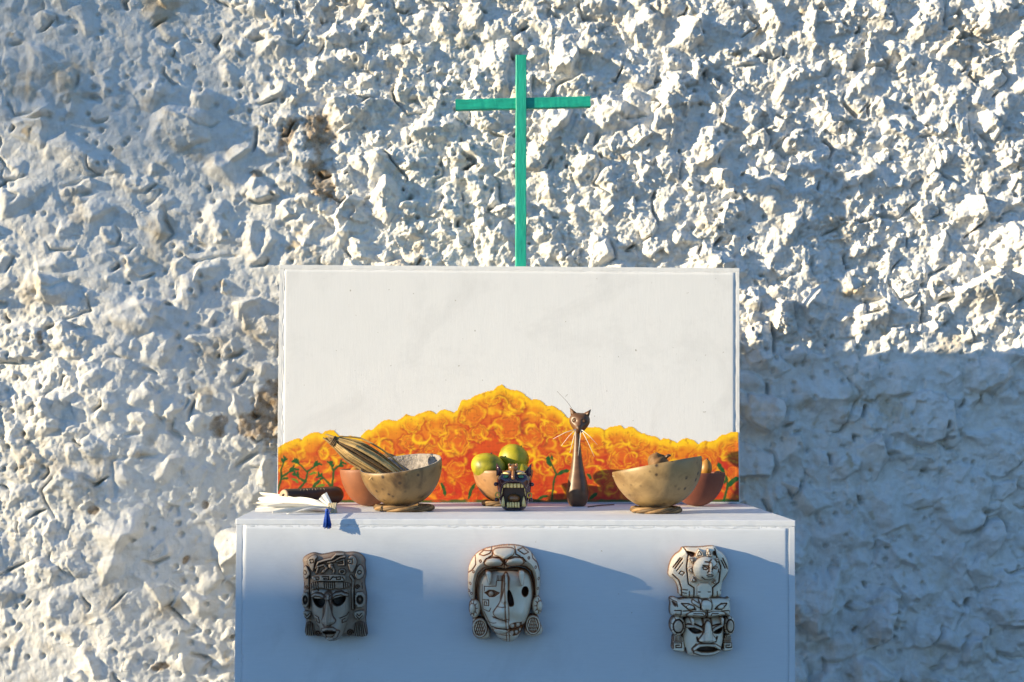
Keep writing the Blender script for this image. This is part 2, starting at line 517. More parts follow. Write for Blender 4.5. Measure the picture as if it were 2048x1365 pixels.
# the stones that show largest become parts of their own
fpx = PX[:-1, :-1]; fpy = PY[:-1, :-1]
seen = (fpx > 0) & (fpx < 2048) & (fpy > 0) & (fpy < 1365) & ~((fpx > 575) & (fpx < 1465) & (fpy > 545)) & ~((fpx > 500) & (fpx < 1560) & (fpy > 1030))
cnt = np.bincount(fid[seen & (fid >= 0)], minlength=NST)
top = [k for k in np.argsort(-cnt)[:300] if cnt[k] > 12]
own = np.zeros(fid.shape, bool)
for k in top:
    cx, cz, a, b = stones[k][:4]; R = max(a, b) * 1.35
    i0, i1 = np.searchsorted(zs, [cz - R, cz + R]); j0, j1 = np.searchsorted(xs, [cx - R, cx + R])
    i1 = min(i1, nz - 1); j1 = min(j1, nx - 1)
    mk = keep_largest(fid[i0:i1, j0:j1] == k)
    own[i0:i1, j0:j1] |= mk
    fi, fj = np.nonzero(mk)
    quads = F_ALL[((fi + i0) * (nx - 1) + fj + j0)]
    ed = np.concatenate([quads[:, [0, 1]], quads[:, [1, 2]], quads[:, [2, 3]], quads[:, [3, 0]]])
    key = ed[:, 0].astype(np.int64) * (nx * nz) + ed[:, 1]; rkey = ed[:, 1].astype(np.int64) * (nx * nz) + ed[:, 0]
    border = ed[~np.isin(key, rkey)]
    used, inv = np.unique(quads.ravel(), return_inverse=True)
    lut = {g: q for q, g in enumerate(used)}
    V = V_ALL[used]
    bv = np.unique(border.ravel()); n0 = len(V)
    lutb = {g: n0 + q for q, g in enumerate(bv)}
    Vb = V_ALL[bv].copy(); Vb[:, 1] += 0.03
    F = inv.reshape(-1, 4)
    S = np.array([[lut[p], lutb[p], lutb[q], lut[q]] for p, q in border])
    src = np.concatenate([used, bv])
    np_mesh('stone', np.concatenate([V, Vb]), np.concatenate([F, S]), M_WALL, wall, attrs={'stain': stain[src], 'bare': bare[src]})
F = F_ALL[~own.ravel()]
used, inv = np.unique(F.ravel(), return_inverse=True)
o = np_mesh('rubble_and_mortar', V_ALL[used], inv.reshape(-1, 4), M_WALL, wall, attrs={'stain': stain[used], 'bare': bare[used]})
o['kind'] = 'stuff'
# the body of the wall behind the face
bm = bmesh.new(); bmesh.ops.create_cube(bm, size=1)
bmesh.ops.scale(bm, vec=(6.8, 0.4, 2.9), verts=bm.verts); bmesh.ops.translate(bm, vec=(0, YW + 0.29, 1.45), verts=bm.verts)
from_bm('wall_core', bm, M_WALL, wall, smooth=False)
print('wall done', NST, len(top))
# ------------------------------------------------------------------ unseen shade casters added at the left
LH = Vector((-math.cos(SUN_AZ), -math.sin(SUN_AZ), 0)); PH = Vector((math.sin(SUN_AZ), -math.cos(SUN_AZ), 0))


def yard(u, s, z):
    """u = metres across the sun's path from the wall foot, s = metres towards the sun."""
    p = Vector((0, YW, 0)) + PH * u + LH * s
    return Vector((p.x, p.y, z))


M_BARK = simple_mat('bark', (0.20, 0.15, 0.11), 0.5, 0.9, 30, 60, 0.6, 0.006, stretch=(1, 1, 0.25))
M_LEAF = simple_mat('green_leaf', (0.07, 0.12, 0.03), 0.4, 0.55, 3, 60, 0.1)
M_HOUSE = simple_mat('house_limewash', (0.62, 0.58, 0.50), 0.15, 0.9, 3, 40, 0.3, 0.004)
M_ROOF = simple_mat('roof_clay', (0.34, 0.17, 0.10), 0.35, 0.85, 8, 40, 0.4, 0.01)


def tube(bm, pts, radii, seg=8, cap=True):
    """swept tube through pts with a radius at each, added to bm."""
    rings = []; up = Vector((0, 0, 1)); n = len(pts)
    pts = [Vector(p) for p in pts]
    prev = None
    for i in range(n):
        t = (pts[min(i + 1, n - 1)] - pts[max(i - 1, 0)]).normalized()
        if prev is None:
            a = t.cross(up) if abs(t.dot(up)) < 0.95 else t.cross(Vector((1, 0, 0)))
        else:
            a = prev - t * prev.dot(t)
        a.normalize(); b = t.cross(a); prev = a
        r = radii[i] if hasattr(radii, '__len__') else radii
        rings.append([bm.verts.new(pts[i] + (a * math.cos(q * 2 * math.pi / seg) + b * math.sin(q * 2 * math.pi / seg)) * r) for q in range(seg)])
    for i in range(n - 1):
        for q in range(seg):
            bm.faces.new((rings[i][q], rings[i][(q + 1) % seg], rings[i + 1][(q + 1) % seg], rings[i + 1][q]))
    if cap:
        bm.faces.new(rings[0][::-1]); bm.faces.new(rings[-1])
    return rings


rt = random.Random(4)
S_TREE = 16.0  # tree added out of view to dim the sun on the left wall
DZ = S_TREE * math.tan(SUN_EL)
foot = yard(-0.95, S_TREE, 0.0)
tree = empty('shade_tree', foot, 'unseen leafy tree with a slender trunk, added to shade the left of the wall', 'tree')
bm = bmesh.new()
tube(bm, [yard(-0.98, S_TREE, 0.0), yard(-0.95, S_TREE, 1.5), yard(-0.90, S_TREE, 3.0), yard(-0.86, S_TREE, 4.4), yard(-0.75, S_TREE, 5.6)], [0.12, 0.10, 0.085, 0.06, 0.03], 10)
for q in range(14):
    h = rt.uniform(2.8, 5.2); a = yard(-0.90, S_TREE, h)
    e = yard(-0.9 + rt.uniform(-0.7, 0.65), S_TREE + rt.uniform(-0.7, 0.7), h + rt.uniform(0.2, 0.7))
    tube(bm, [a, (a + e) / 2 + Vector((rt.uniform(-.06, .06), rt.uniform(-.05, .05), 0.06)), e], [0.022, 0.014, 0.005], 6)
from_bm('trunk', bm, M_BARK, tree)
Vl = []; Fl = []
for q in range(9000):
    u_ = rt.uniform(-1.55, -0.12); zw = rt.uniform(0.25, 2.6); z_ = zw + DZ; s_ = rt.gauss(0, 0.45)
    edge_u = -0.155 - 0.05 * max(0.0, zw - 1.5) / 0.6 + 0.012 * math.sin(z_ * 9)
    if u_ > edge_u: continue
    if ((u_ + 0.72) / 0.80) ** 2 + ((zw - 1.4) / 1.45) ** 2 > 1.0: continue
    keep = 0.27 if zw < 1.5 else (0.27 + 0.60 * min(1, (zw - 1.5) / 0.2))  # leaf density set by height to shape the shade on the wall
    if 0.9 < zw < 1.5 and u_ < -0.24 and u_ > -0.42: keep *= 0.35
    if rt.random() > keep: continue
    p = yard(u_, S_TREE + s_, z_)
    ax = Vector((rt.uniform(-1, 1), rt.uniform(-1, 1), rt.uniform(-0.8, 0.3))).normalized()
    sd = ax.cross(Vector((rt.uniform(-1, 1), rt.uniform(-1, 1), rt.uniform(-1, 1)))).normalized()
    L_ = rt.uniform(0.05, 0.075); w_ = L_ * 0.34
    nrm = ax.cross(sd) * (L_ * 0.12)
    b_ = len(Vl)
    Vl += [p, p + ax * L_ * 0.45 + sd * w_ - nrm, p + ax * L_, p + ax * L_ * 0.45 - sd * w_ - nrm]
    Fl.append((b_, b_ + 1, b_ + 2, b_ + 3))
np_mesh('crown', np.array([tuple(q) for q in Vl]), np.array(Fl), M_LEAF, tree)

# unseen gabled house, added so its roof slope keeps sun off the altar's front
S_H = 14.0
def roof_z(u): return 0.85 + S_H * math.tan(SUN_EL) + (u - 0.713) * (math.tan(SUN_EL) * math.cos(SUN_AZ) / math.sin(SUN_AZ))
UR, UL = 2.6, -0.55
house = empty('shade_house', yard(UR, S_H, 0), 'unseen limewashed house with a gabled clay roof, added to shade the altar front', 'house')
zr = roof_z(UR); ze = roof_z(UL)
bm = bmesh.new()
prof = [(UL + 0.25, 0), (2 * UR - UL - 0.25, 0), (2 * UR - UL - 0.25, ze + 0.12), (UR, zr - 0.12), (UL + 0.25, ze + 0.12)]
f0 = [bm.verts.new(yard(u, S_H + 0.12, z)) for u, z in prof]; f1_ = [bm.verts.new(yard(u, S_H + 5.0, z)) for u, z in prof]
bm.faces.new(f0); bm.faces.new(f1_[::-1])
for q in range(5):
    bm.faces.new((f0[q], f0[(q + 1) % 5], f1_[(q + 1) % 5], f1_[q]))
from_bm('wall', bm, M_HOUSE, house, smooth=False)
for sgn in (1, -1):
    bm = bmesh.new()
    pr_ = [(UL, ze), (UR, zr), (UR, zr - 0.14), (UL, ze - 0.14)]
    pr_ = [((u if sgn > 0 else 2 * UR - u), z) for u, z in pr_]
    a_ = [bm.verts.new(yard(u, S_H, z)) for u, z in pr_]; b_ = [bm.verts.new(yard(u, S_H + 5.2, z)) for u, z in pr_]
    bm.faces.new(a_); bm.faces.new(b_[::-1])
    for q in range(4):
        bm.faces.new((a_[q], a_[(q + 1) % 4], b_[(q + 1) % 4], b_[q]))
    from_bm('roof_slope', bm, M_ROOF, house, smooth=False)
for nm, u0, u1, z0, z1 in (('door', 2.2, 3.1, 0.02, 2.05), ('window', 0.5, 1.4, 1.0, 2.1), ('window', 4.0, 4.9, 1.0, 2.1)):
    bm = bmesh.new()
    q8 = [bm.verts.new(yard(u, S_H + s, z)) for s in (0.06, 0.14) for u, z in ((u0, z0), (u1, z0), (u1, z1), (u0, z1))]
    for f in ((0, 1, 2, 3), (7, 6, 5, 4), (0, 4, 5, 1), (1, 5, 6, 2), (2, 6, 7, 3), (3, 7, 4, 0)):
        bm.faces.new([q8[i] for i in f])
    from_bm(nm, bm, M_BARK, house, smooth=False)
# ------------------------------------------------------------------ altar box, painted board, cross


def paint_mat(name, base, streak, seed=0):
    mt, nd, lk, bs = new_mat(name)
    v = tex_coords(nd, lk, (1, 1, 1)); vs = tex_coords(nd, lk, streak)
    n1 = noise_node(nd, lk, vs, 6, 6, 0.6); n2 = noise_node(nd, lk, v, 9, 5)
    c = ramp(nd, lk, n1, [(0.25, tuple(q * 0.93 for q in base)), (0.6, base)])
    c = mix_col(nd, lk, n2, c, tuple(q * 0.95 for q in base))
    dirt = ramp(nd, lk, noise_node(nd, lk, v, 5, 7, 0.68, 0.6), [(0.52, (0, 0, 0)), (0.80, (1, 1, 1))])
    c = mix_col(nd, lk, dirt, c, tuple(q * 0.80 for q in base))
    # scuffs and specks
    sp = noise_node(nd, lk, v, 95, 3, 0.5)
    spk = ramp(nd, lk, sp, [(0.735, (0, 0, 0)), (0.76, (1, 1, 1))])
    c = mix_col(nd, lk, spk, c, (0.42, 0.40, 0.36))
    lk.new(c, bs.inputs['Base Color']); bs.inputs['Roughness'].default_value = 0.62
    b1 = bump(nd, lk, bs, noise_node(nd, lk, vs, 18, 8, 0.68), 0.22, 0.0014)
    bump(nd, lk, bs, noise_node(nd, lk, v, 170, 5, 0.6), 0.10, 0.0010, b1)
    return mt


M_BOX = paint_mat('white_box_paint', (0.71, 0.735, 0.775), (5, 5, 55))
M_BOARD = paint_mat('white_board_paint', (0.775, 0.77, 0.755), (60, 60, 3))


def grid_panel(name, x0, x1, z0, z1, y, th, mat, parent, step=0.006, amp=0.0004, seed=1, edge=0.0):
    """an upright board with a slightly uneven hand-made face; y is its front plane."""
    n = Noise(seed)
    nx_ = max(2, int((x1 - x0) / step)); nz_ = max(2, int((z1 - z0) / step))
    X, Z = np.meshgrid(np.linspace(x0, x1, nx_ + 1), np.linspace(z0, z1, nz_ + 1))
    D = amp * n.fbm(X * 25, Z * 25, 4)
    de = np.minimum(np.minimum(X - x0, x1 - X), np.minimum(Z - z0, z1 - Z))
    D += np.where(de < 1e-6, 0.0002, 0)
    V = np.stack([X, y + D, Z], -1).reshape(-1, 3); w = nx_ + 1
    i, j = np.meshgrid(np.arange(nz_), np.arange(nx_), indexing='ij'); b = i * w + j
    F = np.stack([b, b + 1, b + 1 + w, b + w], -1).reshape(-1, 4)
    ring = [(0, j) for j in range(nx_)] + [(i, nx_) for i in range(nz_)] + [(nz_, j) for j in range(nx_, 0, -1)] + [(i, 0) for i in range(nz_, 0, -1)]
    idx = [a * w + c for a, c in ring]; n0 = len(V); B = V[idx].copy(); B[:, 1] = y + th
    S = [[idx[(q + 1) % len(idx)], idx[q], n0 + q, n0 + (q + 1) % len(idx)] for q in range(len(idx))]
    V = np.concatenate([V, B]); 
    o = np_mesh(name, V, np.concatenate([F, np.array(S)]), mat, parent)
    me = o.data; bm = bmesh.new(); bm.from_mesh(me); bm.verts.ensure_lookup_table()
    bm.faces.new([bm.verts[n0 + q] for q in range(len(idx))][::-1]); bm.to_mesh(me); bm.free()
    return o


def box(name, x0, x1, y0, y1, z0, z1, mat, parent=None, bev=0.0015, cuts=0, amp=0.0, seed=1):
    bm = bmesh.new(); bmesh.ops.create_cube(bm, size=1)
    bmesh.ops.scale(bm, vec=(x1 - x0, y1 - y0, z1 - z0), verts=bm.verts)
    bmesh.ops.translate(bm, vec=((x0 + x1) / 2, (y0 + y1) / 2, (z0 + z1) / 2), verts=bm.verts)
    if bev: bmesh.ops.bevel(bm, geom=bm.edges[:], offset=bev, segments=2, affect='EDGES', profile=0.6)
    if cuts:
        bmesh.ops.subdivide_edges(bm, edges=[e for e in bm.edges if e.calc_length() > 0.1], cuts=cuts, use_grid_fill=True)
        n = Noise(seed)
        co = np.array([v_.co[:] for v_ in bm.verts])
        dd = n.fbm(co[:, 0] * 60 + co[:, 2] * 7, co[:, 2] * 60 + co[:, 1] * 30, 3) * amp
        for v_, d in zip(bm.verts, dd):
            v_.co += Vector((d, d, -d))
    return from_bm(name, bm, mat, parent, smooth=False)


def filler(name, pts, w, h, mat, parent, seed, nrm=(0, -1, 0)):
    """a lumpy bead of filler along a joint on a front face."""
    n = Noise(seed); a, b = Vector(pts[0]), Vector(pts[1]); L = (b - a).length; k = int(L / 0.0022)
    d = (b - a).normalized(); nr = Vector(nrm); s = d.cross(nr)
    V = []; F = []
    t = np.arange(k + 1) * 0.28; o_ = 0 * t + 0.5
    A1_, A2_, A3_, A4_ = n.fbm(t, o_, 3), n.fbm(t * 0.6, o_ + 3, 3), n.fbm(t * 0.3, o_ + 9, 2), n.fbm(t, o_ + 5, 2)
    for i in range(k + 1):
        e = a + d * (L * i / k)
        hh = h * max(0.05, 0.55 + 1.3 * A1_[i]); ww = w * (1 + 0.7 * A2_[i]); c = w * 0.5 * A3_[i]
        for q, hq in ((-1, -0.0006), (-0.45, hh * (0.6 + 0.8 * A4_[i])), (0.35, hh), (1, -0.0006)):
            V.append(e + s * (q * ww / 2 + c) + nr * hq)
    for i in range(k):
        for q in range(3):
            F.append((i * 4 + q, i * 4 + q + 1, i * 4 + 5 + q, i * 4 + 4 + q))
    return np_mesh(name, np.array([tuple(v_) for v_ in V]), np.array(F), mat, parent, smooth=True)


DB = 0.565
altar = empty('altar_box', (0, DB / 2, 0), 'large white painted box altar carrying the bowls, with three masks on its front', 'altar')
T = 0.011
grid_panel('front_panel', -0.5 + T, 0.5 - T, 0.004, ZT - T, 0.0001, 0.012, M_BOX, altar, 0.008, 0.0004, 4)
for sx in (-1, 1):
    x0, x1 = (-0.5, -0.5 + T - 0.0002) if sx < 0 else (0.5 - T + 0.0002, 0.5)
    box('side_panel', x0, x1, -0.0002, DB - 0.013, 0.0, ZT - T - 0.0004, M_BOX, altar, 0.0006, 60, 0.0004, 5 + sx)
box('back_panel', -0.5, 0.5, DB - 0.012, DB, 0.0, ZT - T - 0.0004, M_BOX, altar, 0.001)
box('top_panel', -0.5015, 0.5015, -0.0005, DB, ZT - T, ZT, M_BOX, altar, 0.0016, 70, 0.0005, 9)
filler('joint_filler', ((-0.495, 0.0004, ZT - T - 0.0012), (0.495, 0.0004, ZT - T - 0.0012)), 0.008, 0.0006, M_BOX, altar, 21)
filler('joint_filler', ((-0.5 + T, 0.0004, 0.3), (-0.5 + T, 0.0004, ZT - T)), 0.005, 0.0002, M_BOX, altar, 22)

# the board standing at the back of the top
YB = DB - 0.020
HB = 0.501
board = empty('painted_board', (0, YB, ZT), 'white board painted with an orange marigold hill standing on the altar', 'painting')
XB = 0.4885
grid_panel('panel', -XB + 0.0077, XB - 0.0077, ZT + 0.0005, ZT + HB - 0.0077, YB, 0.016, M_BOARD, board, 0.008, 0.0002, 31)
box('edge_strip', -XB, XB, YB - 0.0001, DB - 0.002, ZT + HB - 0.0076, ZT + HB, M_BOARD, board, 0.0005, 60, 0.0005, 12)
for sx in (-1, 1):
    x0, x1 = (-XB, -XB + 0.0076) if sx < 0 else (XB - 0.0076, XB)
    box('edge_strip', x0, x1, YB - 0.0001, DB - 0.002, ZT + 0.0005, ZT + HB - 0.0078, M_BOARD, board, 0.0005, 60, 0.0007, 13 + sx)
filler('edge_filler', ((-XB + 0.009, YB, ZT + 0.05), (-XB + 0.009, YB, ZT + HB - 0.008)), 0.005, 0.0003, M_BOARD, board, 24)
filler('edge_filler', ((-XB + 0.009, YB, ZT + HB - 0.009), (XB - 0.009, YB, ZT + HB - 0.009)), 0.004, 0.0002, M_BOARD, board, 25)

# green cross fixed behind the board
M_GREEN = simple_mat('green_wood_paint', (0.004, 0.42, 0.285), 0.30, 0.55, 25, 60, 0.5, 0.002, stretch=(6, 6, 1))
M_GREEN2 = simple_mat('green_wood_paint_across', (0.004, 0.42, 0.285), 0.30, 0.55, 25, 60, 0.5, 0.002, stretch=(1, 6, 6))
YC = DB + 0.004
cr_ = at_y(1042, 320, YC)
cross = empty('cross', (cr_.x, YC + 0.01, ZT + 0.2), 'tall green painted wooden cross rising behind the white board', 'cross')


def beam(name, a, b, hw, y0, y1, seed, parent, mat=None):
    a, b = Vector(a), Vector(b); d = (b - a).normalized(); s = Vector((d.z, 0, -d.x)); n = Noise(seed); k = 60
    bm = bmesh.new(); rings = []
    for i in range(k + 1):
        c = a + (b - a) * (i / k); t = np.array([i * 0.35]); r = []
        j = [float(n.fbm(t, t * 0 + q * 3.3, 3)[0]) * 0.0007 for q in range(4)]
        ch = 0.0014
        for q, (ss, yy) in enumerate(((-hw + ch, y0), (hw - ch, y0), (hw, y0 + ch), (hw, y1), (-hw, y1), (-hw, y0 + ch))):
            r.append(bm.verts.new(c + s * (ss + j[q % 4]) + Vector((0, yy + j[(q + 1) % 4], 0))))
        rings.append(r)
    for i in range(k):
        for q in range(6):
            bm.faces.new((rings[i][q], rings[i][(q + 1) % 6], rings[i + 1][(q + 1) % 6], rings[i + 1][q]))
    bm.faces.new(rings[0]); bm.faces.new(rings[-1][::-1])
    return from_bm(name, bm, mat or M_GREEN, parent, smooth=False)


pt = at_y(1042.5, 110, YC); pb = at_y(1043, 532, YC)
hw = 10.8 * mpp(YC)
beam('upright', (pt.x, 0, pt.z), (pb.x, 0, ZT + 0.12), hw, YC, YC + 0.022, 41, cross)
q0 = at_y(911, 210, YC + 0.006); q1 = at_y(1181, 203.5, YC + 0.006)
upx = (pt.x + pb.x) / 2; t0 = (upx - q0.x) / (q1.x - q0.x); mz = q0.z + (q1.z - q0.z) * t0
beam('crossbar', (q0.x, 0, q0.z), (q1.x, 0, q1.z), 11.0 * mpp(YC), YC + 0.0055, YC + 0.0215, 42, cross, M_GREEN2)
# ------------------------------------------------------------------ the marigolds painted on the board
STEP_P = 1.35
UU, VV = np.meshgrid(np.arange(556.0, 1476.5, STEP_P), np.arange(768.0, 1006.5, STEP_P))
P1, P2, P3 = Noise(51), Noise(52), Noise(53)
rp = np.random.RandomState(77)
EDGE = [(553, 902), (562, 890), (575, 889), (600, 881), (625, 872), (650, 866), (668, 867), (690, 880), (720, 876), (745, 859), (770, 846), (800, 840),
        (830, 832), (870, 827), (912, 825), (920, 808), (940, 797), (965, 793), (985, 780), (1005, 776), (1030, 783), (1050, 797), (1085, 810), (1110, 821),
        (1130, 833), (1145, 846), (1180, 861), (1210, 861), (1240, 857), (1270, 862), (1300, 878), (1345, 887), (1370, 883), (1400, 891), (1420, 887), (1440, 877), (1480, 868)]
ex, ey = zip(*EDGE)
top_e = np.interp(UU, ex, ey) - 6.5 * np.abs(np.sin(UU / 12.0 + 2 * P1.fbm(UU / 60, UU * 0, 2))) + 3.5 * P2.fbm(UU / 16, UU * 0 + 2, 3)
dep = VV - top_e                                            # depth below the outline


def srgb(r, g, b): return np.array(lin((r, g, b)))


YEL, GOLD, ORA, DEEP, RED, BRN = srgb(250, 203, 10), srgb(230, 152, 12), srgb(215, 108, 11), srgb(204, 72, 8), srgb(186, 30, 7), srgb(146, 62, 9)
GRN, LGRN = srgb(4, 82, 24), srgb(96, 130, 30)


def over(C, col, a):
    return C * (1 - a[..., None]) + col * a[..., None]


wu = UU + 9 * P1.fbm(UU / 22, VV / 22, 3); wv = VV + 9 * P2.fbm(UU / 22, VV / 22, 3)
low_ = smoothstep(25, 120, dep + 26 * P3.fbm(UU / 70, VV / 70, 3))
C = np.zeros(UU.shape + (3,)) + ORA
C = over(C, GOLD, smoothstep(70, 5, dep) * 0.7)
C = over(C, DEEP, low_ * 0.95)
C = over(C, RED, smoothstep(0.0, 0.4, P3.fbm(UU / 34 + 4, VV / 26, 3)) * (0.25 + 0.75 * smoothstep(860, 960, VV)))
C = over(C, YEL, smoothstep(0.15, 0.5, P2.fbm(UU / 40, VV / 30 + 7, 3)) * 0.6)
relief_p = 0.25 * P1.fbm(UU / 5, VV / 14, 3)
fl = []
for q in range(900):
    cx, cy = rp.uniform(556, 1476), rp.uniform(790, 1000)
    R = rp.uniform(19, 33)
    if cy < np.interp(cx, ex, ey) + R * 0.55: continue
    if any((cx - a) ** 2 + (cy - b) ** 2 < (0.82 * (R + r)) ** 2 for a, b, r in fl): continue
    fl.append((cx, cy, R))
fl.sort(key=lambda t: -t[1])
for (cx, cy, R) in fl:
    k = int(R * 1.5 / STEP_P) + 3
    j = int((cx - 556) / STEP_P); i = int((cy - 768) / STEP_P)
    sl = (slice(max(0, i - k), i + k), slice(max(0, j - k), j + k))
    du, dv = wu[sl] - cx, (wv[sl] - cy) * rp.uniform(1.0, 1.3)
    r = np.hypot(du, dv) / R; th = np.arctan2(dv, du) + 0.5 * P3.fbm(du / 9 + cx, dv / 9, 2)
    n = rp.randint(5, 9); ph = rp.rand() * 6
    rr = r / (0.86 + 0.16 * np.abs(np.cos(n * th / 2 + ph)))
    fade = smoothstep(1.08, 0.92, rr)
    f = min(1.0, max(0.0, (cy - 850) / 130.0))
    base = ((ORA * 0.65 + GOLD * 0.35) * (1 - f) + DEEP * f) if rp.rand() < 0.6 else (ORA * (1 - f) + RED * f * 0.6 + DEEP * f * 0.4)
    C[sl] = over(C[sl], base, fade * 0.55)
    C[sl] = over(C[sl], YEL, np.exp(-((rr - 0.92) / 0.10) ** 2) * 0.5 * (1 - 0.75 * f) * smoothstep(-0.3, 0.3, P2.fbm(th + cx, rr, 2) + 0.1))
    C[sl] = over(C[sl], RED * 0.75 + BRN * 0.25, np.exp(-((rr - 1.12) / 0.10) ** 2) * 0.65)
    # petals laid ring over ring: light rims, darker creases
    for ring in range(4):
        r0 = 0.30 + 0.21 * ring + rp.uniform(-0.04, 0.04); nn = 4 + ring * 2
        wob = r / (1 + 0.13 * np.abs(np.sin(nn * th / 2 + rp.rand() * 6)))
        rim = np.exp(-((wob - r0) / 0.055) ** 2); crease = np.exp(-((wob - r0 - 0.075) / 0.05) ** 2)
        vis = smoothstep(-0.15, 0.4, P1.fbm(th * 1.3 + cx, r * 3 + ring * 5, 2) + rp.uniform(-0.05, 0.2)) * fade
        lightc = YEL * 0.75 + GOLD * 0.25 if rp.rand() < 0.7 else GOLD
        C[sl] = over(C[sl], BRN if f < 0.5 else RED, crease * vis * 0.7)
        C[sl] = over(C[sl], lightc, rim * vis * rp.uniform(0.35, 0.9) * (1 - 0.5 * f))
        relief_p[sl] += rim * vis * 0.6
# loose brush curls
for q in range(420):
    cx, cy = rp.uniform(560, 1474), rp.uniform(785, 998)
    if cy < np.interp(cx, ex, ey) + 8: continue
    R = rp.uniform(7, 21); a0 = rp.uniform(-3.1, 3.1); ln = rp.uniform(0.7, 1.9); w_ = rp.uniform(1.3, 3.4)
    k = int((R + 6) * 1.6 / STEP_P) + 3; j = int((cx - 556) / STEP_P); i = int((cy - 768) / STEP_P)
    sl = (slice(max(0, i - k), i + k), slice(max(0, j - k), j + k))
    du, dv = UU[sl] + 0.4 * (wu - UU)[sl] - cx, VV[sl] + 0.4 * (wv - VV)[sl] - cy
    r = np.hypot(du, dv * 1.2); th = np.abs(np.angle(np.exp(1j * (np.arctan2(dv, du) - a0))))
    m_ = np.exp(-((r - R) / w_) ** 2) * smoothstep(ln, ln * 0.6, th)
    f = min(1.0, max(0.0, (cy - 860) / 140.0)); x_ = rp.rand()
    col = YEL if x_ < 0.60 - 0.36 * f else (GOLD if x_ < 0.75 else (RED if f > 0.3 else BRN))
    C[sl] = over(C[sl], col, m_ * rp.uniform(0.45, 0.9)); relief_p[sl] += m_ * 0.5
band = np.exp(-((dep - 6) / 10.0) ** 2) * (0.8 + 0.4 * P2.fbm(UU / 14, VV / 14, 2))
C = over(C, YEL, np.clip(band, 0, 1))
C = over(C, RED * 0.8 + DEEP * 0.2, 0.55 * smoothstep(905, 985, VV + 30 * P1.fbm(UU / 50, VV / 40, 3)) * smoothstep(-0.25, 0.25, P3.fbm(UU / 17, VV / 17, 3)))
C = over(C, BRN, 0.5 * smoothstep(0.2, 0.5, P2.fbm(UU / 12 + 3, VV / 12, 3)))
streak = 0.12 * P3.fbm(UU / 3.0, VV / 30, 3) + 0.10 * P1.fbm(UU / 30, VV / 3.5, 3)
C = C * (1 + streak[..., None])


def brush(pts, w0, w1, col, alpha=0.95):
    global C, relief_p
    pts = np.array(pts, float)
    segs = np.linalg.norm(np.diff(pts, axis=0), axis=1); tot = segs.sum(); acc = 0
    x0, x1 = pts[:, 0].min() - 12, pts[:, 0].max() + 12; y0, y1 = pts[:, 1].min() - 12, pts[:, 1].max() + 12
    j0, j1 = [max(0, int((x - 556) / STEP_P)) for x in (x0, x1)]; i0, i1 = [max(0, int((y - 768) / STEP_P)) for y in (y0, y1)]
    sl = (slice(i0, i1 + 1), slice(j0, j1 + 1))
    X, Y = UU[sl] + 1.2 * P1.fbm(UU[sl] / 6, VV[sl] / 6, 2), VV[sl] + 1.2 * P2.fbm(UU[sl] / 6, VV[sl] / 6, 2)
    best = np.zeros(X.shape)
    for (a, b), L in zip(zip(pts[:-1], pts[1:]), segs):
        d = b - a; t = np.clip(((X - a[0]) * d[0] + (Y - a[1]) * d[1]) / (L * L + 1e-9), 0, 1)
        dist = np.hypot(X - a[0] - t * d[0], Y - a[1] - t * d[1])
        s = (acc + t * L) / tot; w = w0 + (w1 - w0) * s
        best = np.maximum(best, smoothstep(w + 0.9, w - 0.5, dist)); acc += L
    C[sl] = over(C[sl], col, best * alpha); relief_p[sl] += best * 0.6


def leaf_stroke(a, b, w, col=GRN):
    a, b = np.array(a, float), np.array(b, float); m_ = (a + b) / 2 + np.array([b[1] - a[1], a[0] - b[0]]) * 0.08
    brush([a, (a + m_) / 2], w * 0.5, w, col); brush([(a + m_) / 2, m_, (m_ + b) / 2], w, w, col); brush([(m_ + b) / 2, b], w, 0.6, col)


def c4(x, y): return (490 + x / 4.995, 860 + y / 4.995)
def c5(x, y): return (910 + x / 5.25, 780 + y / 5.25)
def c6(x, y): return (1180 + x / 6.4, 860 + y / 6.4)


rb = random.Random(3)
def sprig(pts, f, n=4, ln=9, w=1.7):
    P = [f(*p) for p in pts]; brush(P, 2.3, 1.2, GRN)
    a, b = np.array(P[-2]), np.array(P[-1]); d = (b - a) / (np.linalg.norm(b - a) + 1e-9)
    for q in range(n):
        t = b - d * q * 3.2; ang = rb.choice((-1, 1)) * rb.uniform(0.5, 1.0)
        e = np.array([d[0] * math.cos(ang) - d[1] * math.sin(ang), d[0] * math.sin(ang) + d[1] * math.cos(ang)])
        leaf_stroke(t, t + e * ln * rb.uniform(0.7, 1.1), w)
    leaf_stroke(b - d * 6, b + d * 4, w * 1.2)


for pts in ([(325, 610), (365, 480), (360, 400), (400, 290)], [(365, 470), (430, 430), (490, 395)], [(530, 600), (600, 520), (625, 430), (560, 360), (495, 315)],
            [(600, 520), (535, 480), (500, 440)], [(622, 415), (690, 370), (730, 345)], [(865, 580), (880, 420), (850, 330)], [(885, 400), (965, 335)], [(850, 560), (790, 490), (740, 450)]):
    sprig(pts, c4)
leaf_stroke(c4(670, 592), c4(755, 500), 3.0); leaf_stroke(c4(715, 575), c4(795, 552), 2.6, LGRN); leaf_stroke(c4(640, 450), c4(710, 430), 2.2, LGRN); leaf_stroke(c4(470, 490), c4(530, 530), 2.2, LGRN)
leaf_stroke(c4(370, 495), c4(435, 485), 2.0); leaf_stroke(c4(1860, 250), c4(1935, 385), 4.5); leaf_stroke(c4(1950, 540), c4(1987, 668), 3.0)
leaf_stroke(c5(130, 1145), c5(200, 985), 3.0)
brush([c5(1000, 1160), c5(1022, 960), c5(1050, 890), c5(985, 760)], 2.0, 1.5, GRN); leaf_stroke(c5(985, 800), c5(965, 700), 4.2); leaf_stroke(c5(1065, 893), c5(1188, 850), 3.6); leaf_stroke(c5(1010, 740), c5(1002, 695), 1.8)
